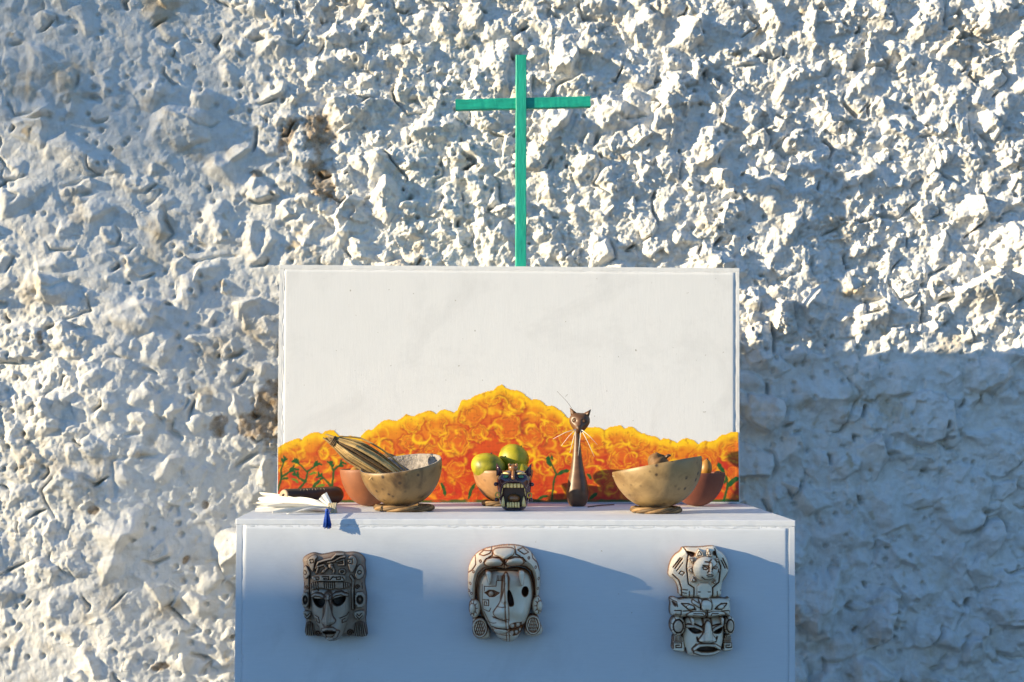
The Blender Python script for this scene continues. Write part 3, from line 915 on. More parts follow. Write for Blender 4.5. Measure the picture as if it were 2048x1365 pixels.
leaf_stroke(c5(1400, 1150), c5(1475, 1100), 3.0); leaf_stroke(c5(1375, 890), c5(1415, 945), 2.5); leaf_stroke(c5(860, 1150), c5(960, 1120), 2.4)
brush([c6(1690, 930), c6(1740, 750), c6(1740, 640), c6(1670, 520)], 2.4, 1.4, GRN); leaf_stroke(c6(1700, 545), c6(1625, 425), 4.0); leaf_stroke(c6(1748, 735), c6(1905, 615), 4.5); leaf_stroke(c6(0, 885), c6(75, 815), 3.0)
leaf_stroke(c6(1730, 600), c6(1700, 700), 2.0)
gl = smoothstep(999 + 0 * UU, 1002 + 0 * UU, VV + 3 * P2.fbm(UU / 18, VV * 0, 2)) * smoothstep(-0.3, 0.1, P1.fbm(UU / 60, VV * 0 + 3, 2) + 0.15)
C = over(C, GRN, gl * 0.9)
C = np.clip(C, 0.002, 1.0)

mt, nd, lk, bs = new_mat('marigold_paint')
at = nd.new('ShaderNodeAttribute'); at.attribute_name = 'paint'
lk.new(at.outputs['Color'], bs.inputs['Base Color']); bs.inputs['Roughness'].default_value = 0.55
v = tex_coords(nd, lk, (1, 1, 1)); bump(nd, lk, bs, noise_node(nd, lk, v, 420, 4), 0.15, 0.0006)
sc_p = mpp(YB)
inside = dep > -0.5
pts3 = np.zeros(UU.shape + (3,))
# the four photograph corners of the strip give its place on the board
c00, c10, c01 = at_y(556, 768, YB), at_y(1476, 768, YB), at_y(556, 1006, YB)
pts3[..., 0] = c00.x + (UU - 556) / 920 * (c10.x - c00.x) + (VV - 768) / 238 * (c01.x - c00.x)
pts3[..., 2] = c00.z + (UU - 556) / 920 * (c10.z - c00.z) + (VV - 768) / 238 * (c01.z - c00.z)
pts3[..., 2] = np.maximum(pts3[..., 2], ZT + 0.0008)
thick = 0.0002 + 0.00012 * np.clip(relief_p, -0.6, 1.6)
thick = np.where(dep < 1.5, 0.00005, thick)
pts3[..., 1] = YB - 0.0006 - thick
pts3[..., 0] = np.clip(pts3[..., 0], -XB + 0.0005, XB - 0.0005)
edge_x = np.abs(pts3[..., 0]) > XB - 0.0079
pts3[..., 1] = np.where(edge_x, pts3[..., 1] - 0.0003, pts3[..., 1])
nzp, nxp = UU.shape
ii, jj = np.meshgrid(np.arange(nzp - 1), np.arange(nxp - 1), indexing='ij'); b = ii * nxp + jj
F = np.stack([b + nxp, b + nxp + 1, b + 1, b], -1).reshape(-1, 4)
ok = (inside[:-1, :-1] & inside[1:, :-1] & inside[:-1, 1:] & inside[1:, 1:]).ravel()
F = F[ok]; used, inv = np.unique(F.ravel(), return_inverse=True)
o = np_mesh('marigold_painting', pts3.reshape(-1, 3)[used], inv.reshape(-1, 4), mt, board, smooth=True, attrs={'paint': C.reshape(-1, 3)[used]})
o['label'] = 'painted hill of orange and yellow marigolds with green sprigs'
# ------------------------------------------------------------------ things on the altar


def lathe(name, prof, mat, parent, seg=56, noise=0.0, seed=1, M=None, attr=None, squash=1.0, smooth=True, sharp=None, nfreq=2.0):
    """prof: list of (r, z) from one end of the skin to the other; M placed in the world."""
    n = Noise(seed); bm = bmesh.new(); rings = []
    for (r, z) in prof:
        if r < 1e-6:
            rings.append([bm.verts.new((0, 0, z))]); continue
        an = np.arange(seg) * 2 * math.pi / seg; ca, sa = np.cos(an), np.sin(an)
        k = 1 + noise * n.fbm(ca * nfreq + 7.0, sa * nfreq + z * 14, 3) if noise else np.ones(seg)
        ring = [bm.verts.new((r * k[q] * ca[q], r * k[q] * sa[q] * squash, z)) for q in range(seg)]
        rings.append(ring)
    for A, B in zip(rings[:-1], rings[1:]):
        if len(A) == 1 and len(B) == 1: continue
        for q in range(seg):
            if len(A) == 1: bm.faces.new((A[0], B[q], B[(q + 1) % seg]))
            elif len(B) == 1: bm.faces.new((A[q], A[(q + 1) % seg], B[0]))
            else: bm.faces.new((A[q], A[(q + 1) % seg], B[(q + 1) % seg], B[q]))
    if M is not None: bmesh.ops.transform(bm, matrix=M, verts=bm.verts)
    return from_bm(name, bm, mat, parent, smooth, sharp)


def place(loc, rx=0, ry=0, rz=0):
    return Matrix.Translation(Vector(loc)) @ Euler((rx, ry, rz)).to_matrix().to_4x4()


# --- materials
def gourd_mat(name, base, dark, spots, seed_shift=0.0):
    mt, nd, lk, bs = new_mat(name)
    v = tex_coords(nd, lk, (1, 1, 1))
    mp = nd.new('ShaderNodeVectorMath'); mp.operation = 'ADD'; mp.inputs[1].default_value = (seed_shift, seed_shift * 2, 0); lk.new(v, mp.inputs[0]); v = mp.outputs[0]
    n1 = noise_node(nd, lk, v, 22, 6, 0.6, 0.4)
    c = ramp(nd, lk, n1, [(0.28, dark), (0.5, base), (0.8, tuple(min(1, q * 1.18) for q in base))])
    smudge = ramp(nd, lk, noise_node(nd, lk, v, 11, 5, 0.6, 0.8), [(0.52, (0, 0, 0)), (0.70, (1, 1, 1))])
    c = mix_col(nd, lk, smudge, c, tuple(q * 0.5 for q in dark))
    vo = nd.new('ShaderNodeTexVoronoi'); vo.inputs['Scale'].default_value = 58; lk.new(v, vo.inputs['Vector'])
    dots = ramp(nd, lk, vo.outputs['Distance'], [(0.14, (1, 1, 1)), (0.28, (0, 0, 0))])
    gate = ramp(nd, lk, noise_node(nd, lk, v, 20, 4, 0.65), [(0.47, (0, 0, 0)), (0.56, (1, 1, 1))])
    mm = mix_col(nd, lk, 1.0, dots, gate, 'MULTIPLY')
    c = mix_col(nd, lk, mm, c, spots)
    lk.new(c, bs.inputs['Base Color']); bs.inputs['Roughness'].default_value = 0.48
    bump(nd, lk, bs, noise_node(nd, lk, v, 130, 5), 0.2, 0.0012)
    return mt


M_GOURD = gourd_mat('gourd_skin', (0.25, 0.15, 0.055), (0.13, 0.07, 0.024), (0.035, 0.02, 0.01))
M_GOURD2 = gourd_mat('gourd_skin_pale', (0.29, 0.19, 0.08), (0.17, 0.10, 0.037), (0.045, 0.025, 0.012), 3.1)
M_GIN = simple_mat('gourd_pith', (0.42, 0.37, 0.33), 0.55, 0.95, 160, 190, 0.9, 0.004)
M_TERRA = simple_mat('terracotta', (0.27, 0.092, 0.033), 0.3, 0.6, 30, 160, 0.2, 0.001)
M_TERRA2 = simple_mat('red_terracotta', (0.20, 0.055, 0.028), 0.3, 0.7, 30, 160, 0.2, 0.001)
M_VINE = simple_mat('dry_vine', (0.33, 0.19, 0.075), 0.5, 0.7, 60, 120, 0.5, 0.001)
M_STRAW = simple_mat('dry_palm', (0.66, 0.43, 0.165), 0.5, 0.6, 40, 160, 0.4, 0.001, stretch=(1, 1, 1))
M_STRAW2 = simple_mat('dry_palm_brown', (0.14, 0.08, 0.03), 0.45, 0.65, 40, 160, 0.4, 0.001)
M_PAPER = simple_mat('pale_husk', (0.80, 0.76, 0.68), 0.12, 0.75, 50, 140, 0.3, 0.001)
M_TIE = simple_mat('cream_cord', (0.60, 0.50, 0.33), 0.3, 0.8, 120, 300, 0.6, 0.001)
M_BLUE = simple_mat('blue_thread', (0.012, 0.095, 0.55), 0.5, 0.7, 200, 300, 0.6, 0.001)
M_WOOD = simple_mat('brown_carved_wood', (0.15, 0.07, 0.03), 0.45, 0.42, 26, 140, 0.2, 0.0008, stretch=(1, 1, 4))
M_DARKW = simple_mat('dark_wood', (0.085, 0.045, 0.025), 0.5, 0.4, 40, 120, 0.3, 0.001)
M_ENDW = simple_mat('pale_end_wood', (0.42, 0.31, 0.20), 0.4, 0.6, 60, 120, 0.4, 0.001)
M_OCHRE = simple_mat('ochre_fruit', (0.36, 0.17, 0.025), 0.25, 0.45, 40, 150, 0.15, 0.0006)
M_BROWNF = simple_mat('brown_dry_fruit', (0.22, 0.11, 0.035), 0.4, 0.7, 60, 120, 0.4, 0.001)
mt, nd, lk, bs = new_mat('green_mango_skin'); v = tex_coords(nd, lk)
c = ramp(nd, lk, noise_node(nd, lk, v, 26, 5, 0.6, 0.5), [(0.3, (0.09, 0.10, 0.005)), (0.5, (0.36, 0.31, 0.008)), (0.75, (0.55, 0.42, 0.012))])
vo = nd.new('ShaderNodeTexVoronoi'); vo.inputs['Scale'].default_value = 260; lk.new(v, vo.inputs['Vector'])
c = mix_col(nd, lk, ramp(nd, lk, vo.outputs['Distance'], [(0.10, (1, 1, 1)), (0.2, (0, 0, 0))]), c, (0.22, 0.21, 0.03))
lk.new(c, bs.inputs['Base Color']); bs.inputs['Roughness'].default_value = 0.45
M_MANGO = mt


def bowl(name, base, R, H, tilt_fwd, tilt_side, mat, mat_in, label, cat, wall_t=0.0045, noise=0.03, seed=1, flat=0.32, rim_wave=0.0, group=None):
    """an open half-gourd bowl; base is the point under its middle."""
    e = empty(name, base, label, cat, group)
    pr = []
    k = 16
    for i in range(k + 1):
        a = (i / k) * math.pi / 2
        r = R * math.sin(a) ** 0.86; z = H * (1 - math.cos(a) ** 1.15)
        pr.append((r, z))
    pr = [(0, 0.0)] + [(r, max(z, 0.0)) for r, z in pr[1:]]
    rim = [(R - wall_t * 0.25, H + wall_t * 0.35), (R - wall_t * 0.75, H + wall_t * 0.35)]
    inn = [(max(0, (R - wall_t) * math.sin(i / k * math.pi / 2) ** 0.86), wall_t + (H - wall_t) * (1 - math.cos(i / k * math.pi / 2) ** 1.15)) for i in range(k, -1, -1)]
    M = Matrix.Translation(Vector(base) + Vector((0, 0, 0))) @ Euler((tilt_fwd, tilt_side, 0)).to_matrix().to_4x4()
    o1 = lathe('shell', pr + [rim[0]], mat, e, 64, noise, seed, M)
    o2 = lathe('inner_lining', [rim[0], rim[1]] + inn, mat_in, e, 64, noise, seed, M)
    # rest on the surface below
    zmin = min((o1.matrix_world @ v_.co).z for v_ in o1.data.vertices)
    dz = base[2] - zmin
    for o in (o1, o2):
        for v_ in o.data.vertices: v_.co.z += dz
    return e, M


def vine_ring(c, R, r, label, seed, strands=4, sq=1.0, z=ZT):
    rr_ = random.Random(seed)
    e = empty('vine_ring', (c[0], c[1], z), label, 'ring', 'vine rings under the bowls')
    for s in range(strands):
        bm = bmesh.new(); pts = []; ph = s * 2 * math.pi / strands; tw = 3
        for i in range(65):
            a = 2 * math.pi * i / 64
            w = tw * a + ph
            rad = R + r * 0.9 * math.cos(w) + rr_.uniform(-1, 1) * r * 0.06
            pts.append((c[0] + rad * math.cos(a), c[1] + rad * math.sin(a) * sq, z + r * 1.62 + r * 0.75 * math.sin(w)))
        tube(bm, pts, r * 0.82, 7)
        from_bm('strand', bm, M_VINE if s % 2 else M_STRAW2, e)
    bm = bmesh.new(); a0 = rr_.uniform(0, 1)
    return e


def spot(px, py):
    p = on_top(px, py); return (p.x, p.y)


# --- left front gourd bowl on its ring
cl = spot(808, 1022)
vine_ring(cl, 0.053, 0.0040, 'brown twisted vine ring under the gourd bowl that holds dry leaves', 2)
sL = mpp(cl[1])
gl_e, gl_M = bowl('gourd_bowl', (cl[0] + 0.0055, cl[1], ZT + 0.008), 82 * sL, 84 * sL, math.radians(10), math.radians(-8.5), M_GOURD, M_GIN,
     'speckled brown gourd bowl with dry leaves leaning out of it', 'bowl', seed=5, group='half gourd bowls')
# --- right front gourd bowl
cr2 = spot(1312, 1026)
vine_ring(cr2, 0.044, 0.0040, 'tan woven vine ring under the big pale gourd bowl', 3)
sR = mpp(cr2[1])
gr_e, gr_M = bowl('gourd_bowl', (cr2[0] + 0.0165, cr2[1], ZT + 0.008), 91 * sR, 86 * sR, math.radians(-3.5), math.radians(-10.5), M_GOURD2, M_GIN,
     'big pale gourd bowl tilting left with a ridged brown pod inside', 'bowl', seed=8, group='half gourd bowls')


def blob(name, c, rx, ry, rz, mat, parent=None, rot=(0, 0, 0), noise=0.04, seed=1, sub=4, ridges=0, rd=0.0, taper=0.0):
    bm = bmesh.new(); bmesh.ops.create_icosphere(bm, subdivisions=sub, radius=1)
    n = Noise(seed)
    co = np.array([v_.co[:] for v_ in bm.verts]); nk = n.fbm(co[:, 0] * 1.6 + co[:, 2] + 5, co[:, 1] * 1.6 - co[:, 2] * 0.7 + 5, 3)
    for v_, nv_ in zip(bm.verts, nk):
        d = v_.co.copy()
        k = 1 + noise * float(nv_)
        if ridges:
            a = math.atan2(d.y, d.x); k *= 1 - rd * abs(math.sin(a * ridges / 2)) * (1 - abs(d.z)) ** 0.3
        t = 1 + taper * d.z
        v_.co = Vector((d.x * rx * k * t, d.y * ry * k * t, d.z * rz * k))
    bmesh.ops.transform(bm, matrix=Matrix.Translation(Vector(c)) @ Euler(rot).to_matrix().to_4x4(), verts=bm.verts)
    return from_bm(name, bm, mat, parent)


# the dry stalk point on the big gourd's left rim
tp0 = at_y(1229, 954, cr2[1] - 0.006); bm = bmesh.new()
tube(bm, [tp0 + Vector((0.008, 0, -0.001)), tp0 + Vector((0.002, 0, 0.0)), tp0 + Vector((-0.004, -0.001, 0.002))], [0.005, 0.0032, 0.0010], 8)
from_bm('stalk_point', bm, M_GOURD2, gr_e)
# ridged pod in the right gourd, with a dry stem end
pp = at_y(1318, 930, cr2[1] + 0.012)
pod = empty('dried_pod', (pp.x, pp.y, pp.z - 0.02), 'ridged brown dried seed pod lying in the big pale gourd bowl', 'seed pod')
blob('husk', pp, 0.026, 0.022, 0.020, M_BROWNF, pod, (0.2, 0.9, 0.3), 0.12, 9, 4, 9, 0.14)
bm = bmesh.new(); tube(bm, [pp + Vector((0.012, -0.006, 0.014)), pp + Vector((0.018, -0.008, 0.0185)), pp + Vector((0.022, -0.008, 0.018))], [0.004, 0.003, 0.002], 7)
from_bm('stem', bm, M_DARKW, pod)

# --- terracotta bowls behind
ct = spot(738, 1013)
sT = mpp(ct[1])
tb, tM = bowl('clay_bowl', (ct[0] + 0.001, ct[1], ZT + 0.0006), 57 * sT, 73 * sT, 0, math.radians(-2), M_TERRA, M_TERRA,
     'orange terracotta bowl half hidden behind the gourd with dry leaves', 'bowl', 0.004, 0.01, 4, group='terracotta bowls')
ct2 = spot(1392, 1013)
sT2 = mpp(ct2[1])
tb2, tM2 = bowl('clay_bowl', (ct2[0] + 0.001, ct2[1], ZT + 0.0006), 57 * sT2, 66 * sT2, 0, 0, M_TERRA2, M_TERRA2,
     'dark red terracotta bowl in shade behind the big pale gourd bowl', 'bowl', 0.004, 0.01, 6, group='terracotta bowls')


def fruit(name, px, py, y, w, h, mat, label, cat, rot=(0, 0, 0), seed=1, noise=0.04, taper=0.0, dep=None, group=None, stem=True):
    p = at_y(px, py, y); s = mpp(y)
    e = empty(name, p - Vector((0, 0, h / 2 * s)), label, cat, group)
    blob('flesh', p, w / 2 * s, (dep or w) / 2 * s, h / 2 * s, mat, e, rot, noise, seed, 4, taper=taper)
    if stem:
        ax = Euler(rot).to_matrix() @ Vector((0, 0, 1)); b0 = p + ax * (h / 2 * s * 0.97)
        bm = bmesh.new(); tube(bm, [b0 - ax * 0.002, b0 + ax * 0.0015, b0 + ax * 0.003], [0.0028, 0.002, 0.0012], 7); from_bm('stem_end', bm, M_DARKW, e)
    return e


fruit('fruit', 1412, 937, ct2[1] - 0.008, 24, 36, M_OCHRE, 'smooth ochre egg shaped fruit standing up in the dark clay bowl', 'fruit', (0.1, 0.1, 0), 3, 0.02, -0.1)
fruit('fruit', 1436, 953, ct2[1] + 0.012, 22, 22, M_TERRA, 'small reddish fruit low at the right rim of the dark clay bowl', 'fruit', (0.8, 0.5, 0), 4, 0.03)
fruit('fruit', 711, 948, ct[1] - 0.012, 26, 30, M_OCHRE, 'small ochre fruit at the rim of the orange clay bowl', 'fruit', (0.2, 0.3, 0), 5, 0.03)
fruit('fruit', 779, 932, ct[1] + 0.012, 54, 46, M_BROWNF, 'brown dry fruit in the orange clay bowl behind the leaf bundle', 'fruit', (0.3, 0.6, 0), 6, 0.10)

# --- small bowl with mangoes
cm = spot(1003, 1012)
vine_ring(cm, 0.036, 0.0036, 'small pale vine ring under the mango bowl', 4, 3)
sM = mpp(cm[1])
mb, mM = bowl('clay_bowl', (cm[0] + 0.003, cm[1], ZT + 0.0065), 60 * sM, 64 * sM, 0, 0, gourd_mat('buff_clay', (0.36, 0.19, 0.075), (0.28, 0.14, 0.05), (0.2, 0.1, 0.04), 5.0), M_TERRA,
     'small buff bowl of green mangoes on a vine ring behind the dark mug', 'bowl', 0.004, 0.01, 7, group='terracotta bowls')
fruit('mango', 976, 935, cm[1] - 0.014, 70, 56, M_MANGO, 'bright yellow green mango at the left of the small bowl', 'mango', (0.1, 0.22, 0.2), 7, 0.03, 0.06, group='mangoes')
fruit('mango', 1027, 919, cm[1] + 0.018, 62, 60, M_MANGO, 'darker green mango on top of the pile, behind the mug', 'mango', (0.3, 0.5, 0.9), 8, 0.03, 0.05, group='mangoes')
fruit('mango', 1040, 952, cm[1] - 0.008, 52, 46, M_MANGO, 'yellow green mango mostly hidden behind the dark mug ear', 'mango', (0.2, 1.4, 0.4), 9, 0.03, 0.05, group='mangoes')

# --- bundle of dry palm leaves in the left gourd
rl = random.Random(12)
yb0 = cl[1] - 0.012
top_p = at_y(664, 880, yb0 - 0.01); bot_p = at_y(812, 972, yb0 + 0.005)
bundle = empty('leaf_bundle', bot_p, 'bundle of long dry tan palm leaves leaning out of the left gourd bowl', 'leaves')
axis = (bot_p - top_p); Lb = axis.length; axn = axis.normalized()
side = Vector((axn.z, 0, -axn.x)).normalized(); depth = Vector((0, 1, 0))
for q in range(30):
    lat = (q % 10 - 4.5) / 4.5; layer = q // 10 - 1
    w0 = rl.uniform(0.0012, 0.0027); spread = 0.020; jl = rl.gauss(0, 0.003)
    off = side * (-(lat * spread) + jl) + depth * (layer * 0.008 + rl.uniform(-0.003, 0.003) - 0.010 * (1 - lat * lat))
    t0 = rl.uniform(-0.05, 0.08); t1 = rl.uniform(0.82, 1.12)
    bm = bmesh.new(); pr_ = None; seg_n = 12
    tw = rl.uniform(-1.4, 1.4); bow = rl.gauss(0, 0.005)
    for i in range(seg_n + 1):
        f = t0 + (t1 - t0) * i / seg_n
        gather = 0.22 + 0.78 * min(1, max(0, f) / 0.28) ** 0.7           # drawn together at the top knot
        gather *= 1 - 0.35 * max(0, f - 0.55)
        c_ = top_p + axis * f + off * gather + side * bow * math.sin(f * 3) + Vector((0, 0, 0.004 * math.sin(f * 3.1)))
        if f < 0.05: c_ += Vector((-0.004, 0, 0.002)) * (0.05 - f) * 20
        a_ = tw * f + 0.35 * lat; wd = w0 * (0.55 + 0.9 * math.sin(min(1, max(0.02, f)) * math.pi) ** 0.5)
        s_ = side * math.cos(a_) + depth * math.sin(a_); n_ = depth * -math.cos(a_) + side * math.sin(a_)
        row = [bm.verts.new(c_ - s_ * wd + n_ * 0.0002), bm.verts.new(c_ + n_ * (wd * 0.55)), bm.verts.new(c_ + s_ * wd + n_ * 0.0002), bm.verts.new(c_ - n_ * 0.0008)]
        if pr_:
            for k in range(4): bm.faces.new((pr_[k], pr_[(k + 1) % 4], row[(k + 1) % 4], row[k]))
        else: bm.faces.new(row)
        pr_ = row
    bm.faces.new(pr_[::-1])
    from_bm('leaf', bm, M_STRAW if rl.random() < 0.86 else M_STRAW2, bundle, smooth=False)
bm = bmesh.new()
for lp in range(3):
    c_ = top_p + axis * (0.012 + 0.018 * lp)
    pts = [c_ + (side * math.cos(a) * 0.0088 + depth * (math.sin(a) * 0.009 - 0.002)) for a in [2 * math.pi * i / 16 for i in range(17)]]
    tube(bm, pts, 0.0016, 6)
from_bm('binding', bm, M_STRAW2, bundle)
bm = bmesh.new()
for q in range(2):
    a = at_y(752 - q * 14, 944 + q * 14, cl[1] - 0.075); b = at_y(800 - q * 16, 962 + q * 2, cl[1] - 0.07)
rim_a = at_y(738, 960, cl[1] - 0.070); rim_b = at_y(757, 940, cl[1] - 0.06); rim_c = at_y(806, 966, cl[1] - 0.079)
tube(bm, [rim_a, at_y(745, 953, cl[1] - 0.068), rim_b], [0.0008, 0.0013, 0.0008], 6)
from_bm('loose_fibre', bm, M_STRAW, bundle)

# --- fan of pale folded husks with its blue tassel
rf = random.Random(6)
zt = ZT
knot = on_top(665, 1026); knot.z = zt + 0.0085
fan = empty('husk_bundle', (knot.x, knot.y, zt), 'fan of pale folded husk strips with a blue tassel, lying at the altar edge', 'husk bundle')
ends = [(510, 1024, .003), (515, 1018, .005), (509, 1013, .007), (512, 1009, .010), (518, 1004, .013), (521, 998, .017), (535, 1020, .0125), (522, 1014, .0095), (545, 1028, .0022), (575, 1029, .0020), (592, 1010, .014), (580, 1006, .015), (512, 1021, .0045), (514, 1012, .011), (520, 1007, .008), (530, 1003, .015), (560, 1015, .013)]
for q, (ex_, ey_, hz) in enumerate(ends):
    P = on_top(ex_, ey_ + 6 if hz > 0.009 else ey_ + 2); E_ = Vector((P.x, P.y, zt + hz))
    E_ = E_ if E_.y > 0.004 else Vector((E_.x, 0.006, E_.z))
    bm = bmesh.new(); prev_ = None; wd = rf.uniform(0.0055, 0.0085)
    K = Vector((knot.x - 0.002, knot.y + rf.uniform(-0.003, 0.003), knot.z + rf.uniform(-0.004, 0.003)))
    d_ = (E_ - K); s_ = Vector((-d_.y, d_.x, 0)).normalized(); tilt_ = rf.uniform(-0.9, 0.9)
    s_ = (s_ * math.cos(tilt_) + Vector((0, 0, 1)) * math.sin(tilt_)); n_ = d_.normalized().cross(s_)
    for i in range(11):
        f = i / 10; w_ = wd * (0.35 + 0.65 * min(1, f * 1.9)) * (1 - 0.55 * max(0, f - 0.8) * 5 * rf.uniform(0.6, 1))
        c_ = K + d_ * f + Vector((0, 0, 0.0035 * math.sin(f * math.pi)))
        c_.z = max(c_.z, zt + 0.0022 + abs(s_.z) * w_)
        row = [bm.verts.new(c_ - s_ * w_), bm.verts.new(c_ + n_ * 0.0012 * (1 + math.sin(f * 9 + q))), bm.verts.new(c_ + s_ * w_), bm.verts.new(c_ - n_ * 0.0009)]
        if prev_:
            for k in range(4): bm.faces.new((prev_[k], prev_[(k + 1) % 4], row[(k + 1) % 4], row[k]))
        else: bm.faces.new(row)
        prev_ = row
    bm.faces.new(prev_[::-1]); from_bm('husk_strip', bm, M_PAPER, fan, smooth=False)
# short upright ends above the tie
for q, (x_, y_, hx) in enumerate(((648, 988, .006), (640, 996, .004), (633, 1003, .003), (645, 1001, .005))):
    tp_ = at_y(x_, y_, knot.y + 0.002 * q); bt = Vector((knot.x + 0.001, knot.y + 0.002 * q - 0.003, knot.z))
    bm = bmesh.new(); dd = tp_ - bt; s_ = Vector((dd.z, 0, -dd.x)).normalized(); rows = []
    for f in (0, 0.35, 0.7, 1.0):
        w_ = hx * (0.45 + 0.55 * f); c_ = bt + dd * f
        rows.append([bm.verts.new(c_ - s_ * w_), bm.verts.new(c_ + Vector((0, -0.0016, 0))), bm.verts.new(c_ + s_ * w_), bm.verts.new(c_ + Vector((0, 0.0008, 0)))])
    for r0, r1 in zip(rows[:-1], rows[1:]):
        for k in range(4): bm.faces.new((r0[k], r0[(k + 1) % 4], r1[(k + 1) % 4], r1[k]))
    bm.faces.new(rows[0]); bm.faces.new(rows[-1][::-1]); from_bm('husk_end', bm, M_PAPER, fan, smooth=False)
# cord tie
bm = bmesh.new()
for lp in range(5):
    cx_ = knot.x - 0.006 + lp * 0.003
    pts = [(cx_ + 0.001 * math.sin(a * 2 + lp), knot.y + 0.0098 * math.cos(a), knot.z + 0.0005 + 0.0088 * math.sin(a)) for a in [2 * math.pi * i / 18 for i in range(19)]]
    tube(bm, pts, 0.0018, 6)
for q in range(5):
    a = rf.uniform(0, 6); pts = [(knot.x + 0.004, knot.y - 0.008, knot.z + 0.003), (knot.x + 0.006 + 0.003 * math.cos(a), knot.y - 0.013 - 0.002 * math.sin(a), knot.z - 0.003), (knot.x + 0.003 + 0.006 * math.cos(a), knot.y - 0.012, knot.z - 0.010 - 0.003 * math.sin(a))]
    tube(bm, pts, 0.0010, 5)
from_bm('cord_tie', bm, M_TIE, fan)
# tassel over the edge
th_ = at_y(654, 1024, -0.012)
tas = empty('tassel', th_)
del_t = tas; bpy.data.objects.remove(del_t)
bm = bmesh.new()
for q in range(46):
    a = rf.uniform(0, 6.28); r = rf.random() ** 0.5
    bx_, by_ = math.cos(a) * r, math.sin(a) * r
    L_ = rf.uniform(0.024, 0.031)
    pts = [th_ + Vector((bx_ * 0.0022, by_ * 0.002, 0.001)), th_ + Vector((bx_ * 0.0052, by_ * 0.004, -L_ * 0.45)), th_ + Vector((bx_ * 0.0075 + rf.uniform(-.001, .001), by_ * 0.0055, -L_))]
    tube(bm, pts, [0.0008, 0.0008, 0.0006], 4)
bmesh.ops.create_uvsphere(bm, u_segments=10, v_segments=8, radius=0.0036, matrix=Matrix.Translation(th_ + Vector((0, 0, 0.0025))))
tube(bm, [th_ + Vector((0, 0, 0.004)), Vector((th_.x + 0.002, -0.003, zt + 0.006)), Vector((knot.x - 0.003, knot.y - 0.008, knot.z))], 0.0011, 5)
tz = from_bm('tassel', bm, M_BLUE, fan); tz['label'] = 'bright blue thread tassel hanging over the altar edge'

# --- dark wooden tube with a pale ring end (behind the husk fan)
ta = on_top(571, 1012); tbk = on_top(672, 1010)
r0_, r1_ = 0.0140, 0.0185
e0 = Vector((ta.x - 0.002, ta.y - 0.006, ZT + r0_ + 0.0065)); e1 = Vector((tbk.x + 0.008, tbk.y + 0.012, ZT + r1_ + 0.001))
tube_t = empty('wooden_rattle', ((e0 + e1) / 2).to_tuple()[:2] + (ZT,), 'dark brown wooden tube with a pale ringed end lying behind the husk fan', 'wooden tube')
ax_ = (e1 - e0).normalized(); MQ = Matrix.Translation(e0) @ ax_.to_track_quat('Z', 'Y').to_matrix().to_4x4(); LT = (e1 - e0).length
prof = [(r0_ * 0.9, 0.0), (r0_, 0.002)] + [(r0_ + (r1_ - r0_) * smoothstep(0.0, 1.0, f) , 0.002 + LT * f) for f in np.linspace(0.05, 0.85, 10)] + [(r1_ * 0.97, LT * 0.93), (r1_ * 0.8, LT * 0.99), (r1_ * 0.45, LT * 1.03), (0, LT * 1.04)]
lathe('tube', [(float(a), float(b)) for a, b in prof], M_DARKW, tube_t, 32, 0.01, 3, MQ)
en_ = Vector((-0.62, -0.75, 0.12)).normalized(); MD = Matrix.Translation(e0 + Vector((-0.001, -0.004, 0.0))) @ (-en_).to_track_quat('Z', 'Y').to_matrix().to_4x4()
lathe('end_ring', [(0.0040, 0.006), (0.0040, 0.0005), (0.0052, -0.0012), (0.0066, 0.0002), (0.0088, -0.0012), (0.0112, -0.0012), (0.0128, 0.0004), (0.0130, 0.005), (0.0100, 0.009)], M_ENDW, tube_t, 32, 0.0, 3, MD)
lathe('end_hole', [(0, 0.0030), (0.0046, 0.0030)], M_DARKW, tube_t, 20, 0, 3, MD)
bm = bmesh.new()
for q in range(9):
    c_ = e0.lerp(e1, 0.30 + 0.05 * q); rr_ = (r0_ + (r1_ - r0_) * (0.30 + 0.05 * q)) + 0.0002
    p0 = c_ + Vector((0, -rr_ * 0.55, rr_ * 0.84)); p1 = c_ + Vector((0.002 * (q % 3 - 1), -rr_ * 0.80, rr_ * 0.60))
    tube(bm, [p0, (p0 + p1) / 2 + Vector((0.001, -0.0006, 0.0005)), p1], 0.0006, 5)
from_bm('engraved_mark', bm, M_ENDW, tube_t)['kind'] = 'stuff'

# --- long-necked cat carving
cc_ = spot(1155, 1013); sC = mpp(cc_[1])
cat = empty('cat_carving', (cc_[0], cc_[1], ZT), 'tall brown wooden cat figure with a long thin neck and white whiskers', 'figurine')
prc = [(0, 0), (12, 0), (16, 2), (20, 9), (22, 20), (22.3, 28), (21.2, 38), (18.6, 52), (15.2, 66), (12.4, 80), (10.2, 94), (8.6, 108), (7.2, 122), (6.2, 134), (5.2, 146), (4.6, 155), (4.3, 166)]
lathe('body', [(r * sC, z * sC) for r, z in prc] + [(0, 168 * sC)], M_WOOD, cat, 40, 0.012, 6, Matrix.Translation(Vector((cc_[0], cc_[1], ZT))) @ Euler((0, math.radians(-0.6), 0)).to_matrix().to_4x4())
hc = at_y(1159, 845, cc_[1] - 0.003)
bm = bmesh.new(); bmesh.ops.create_icosphere(bm, subdivisions=4, radius=1)
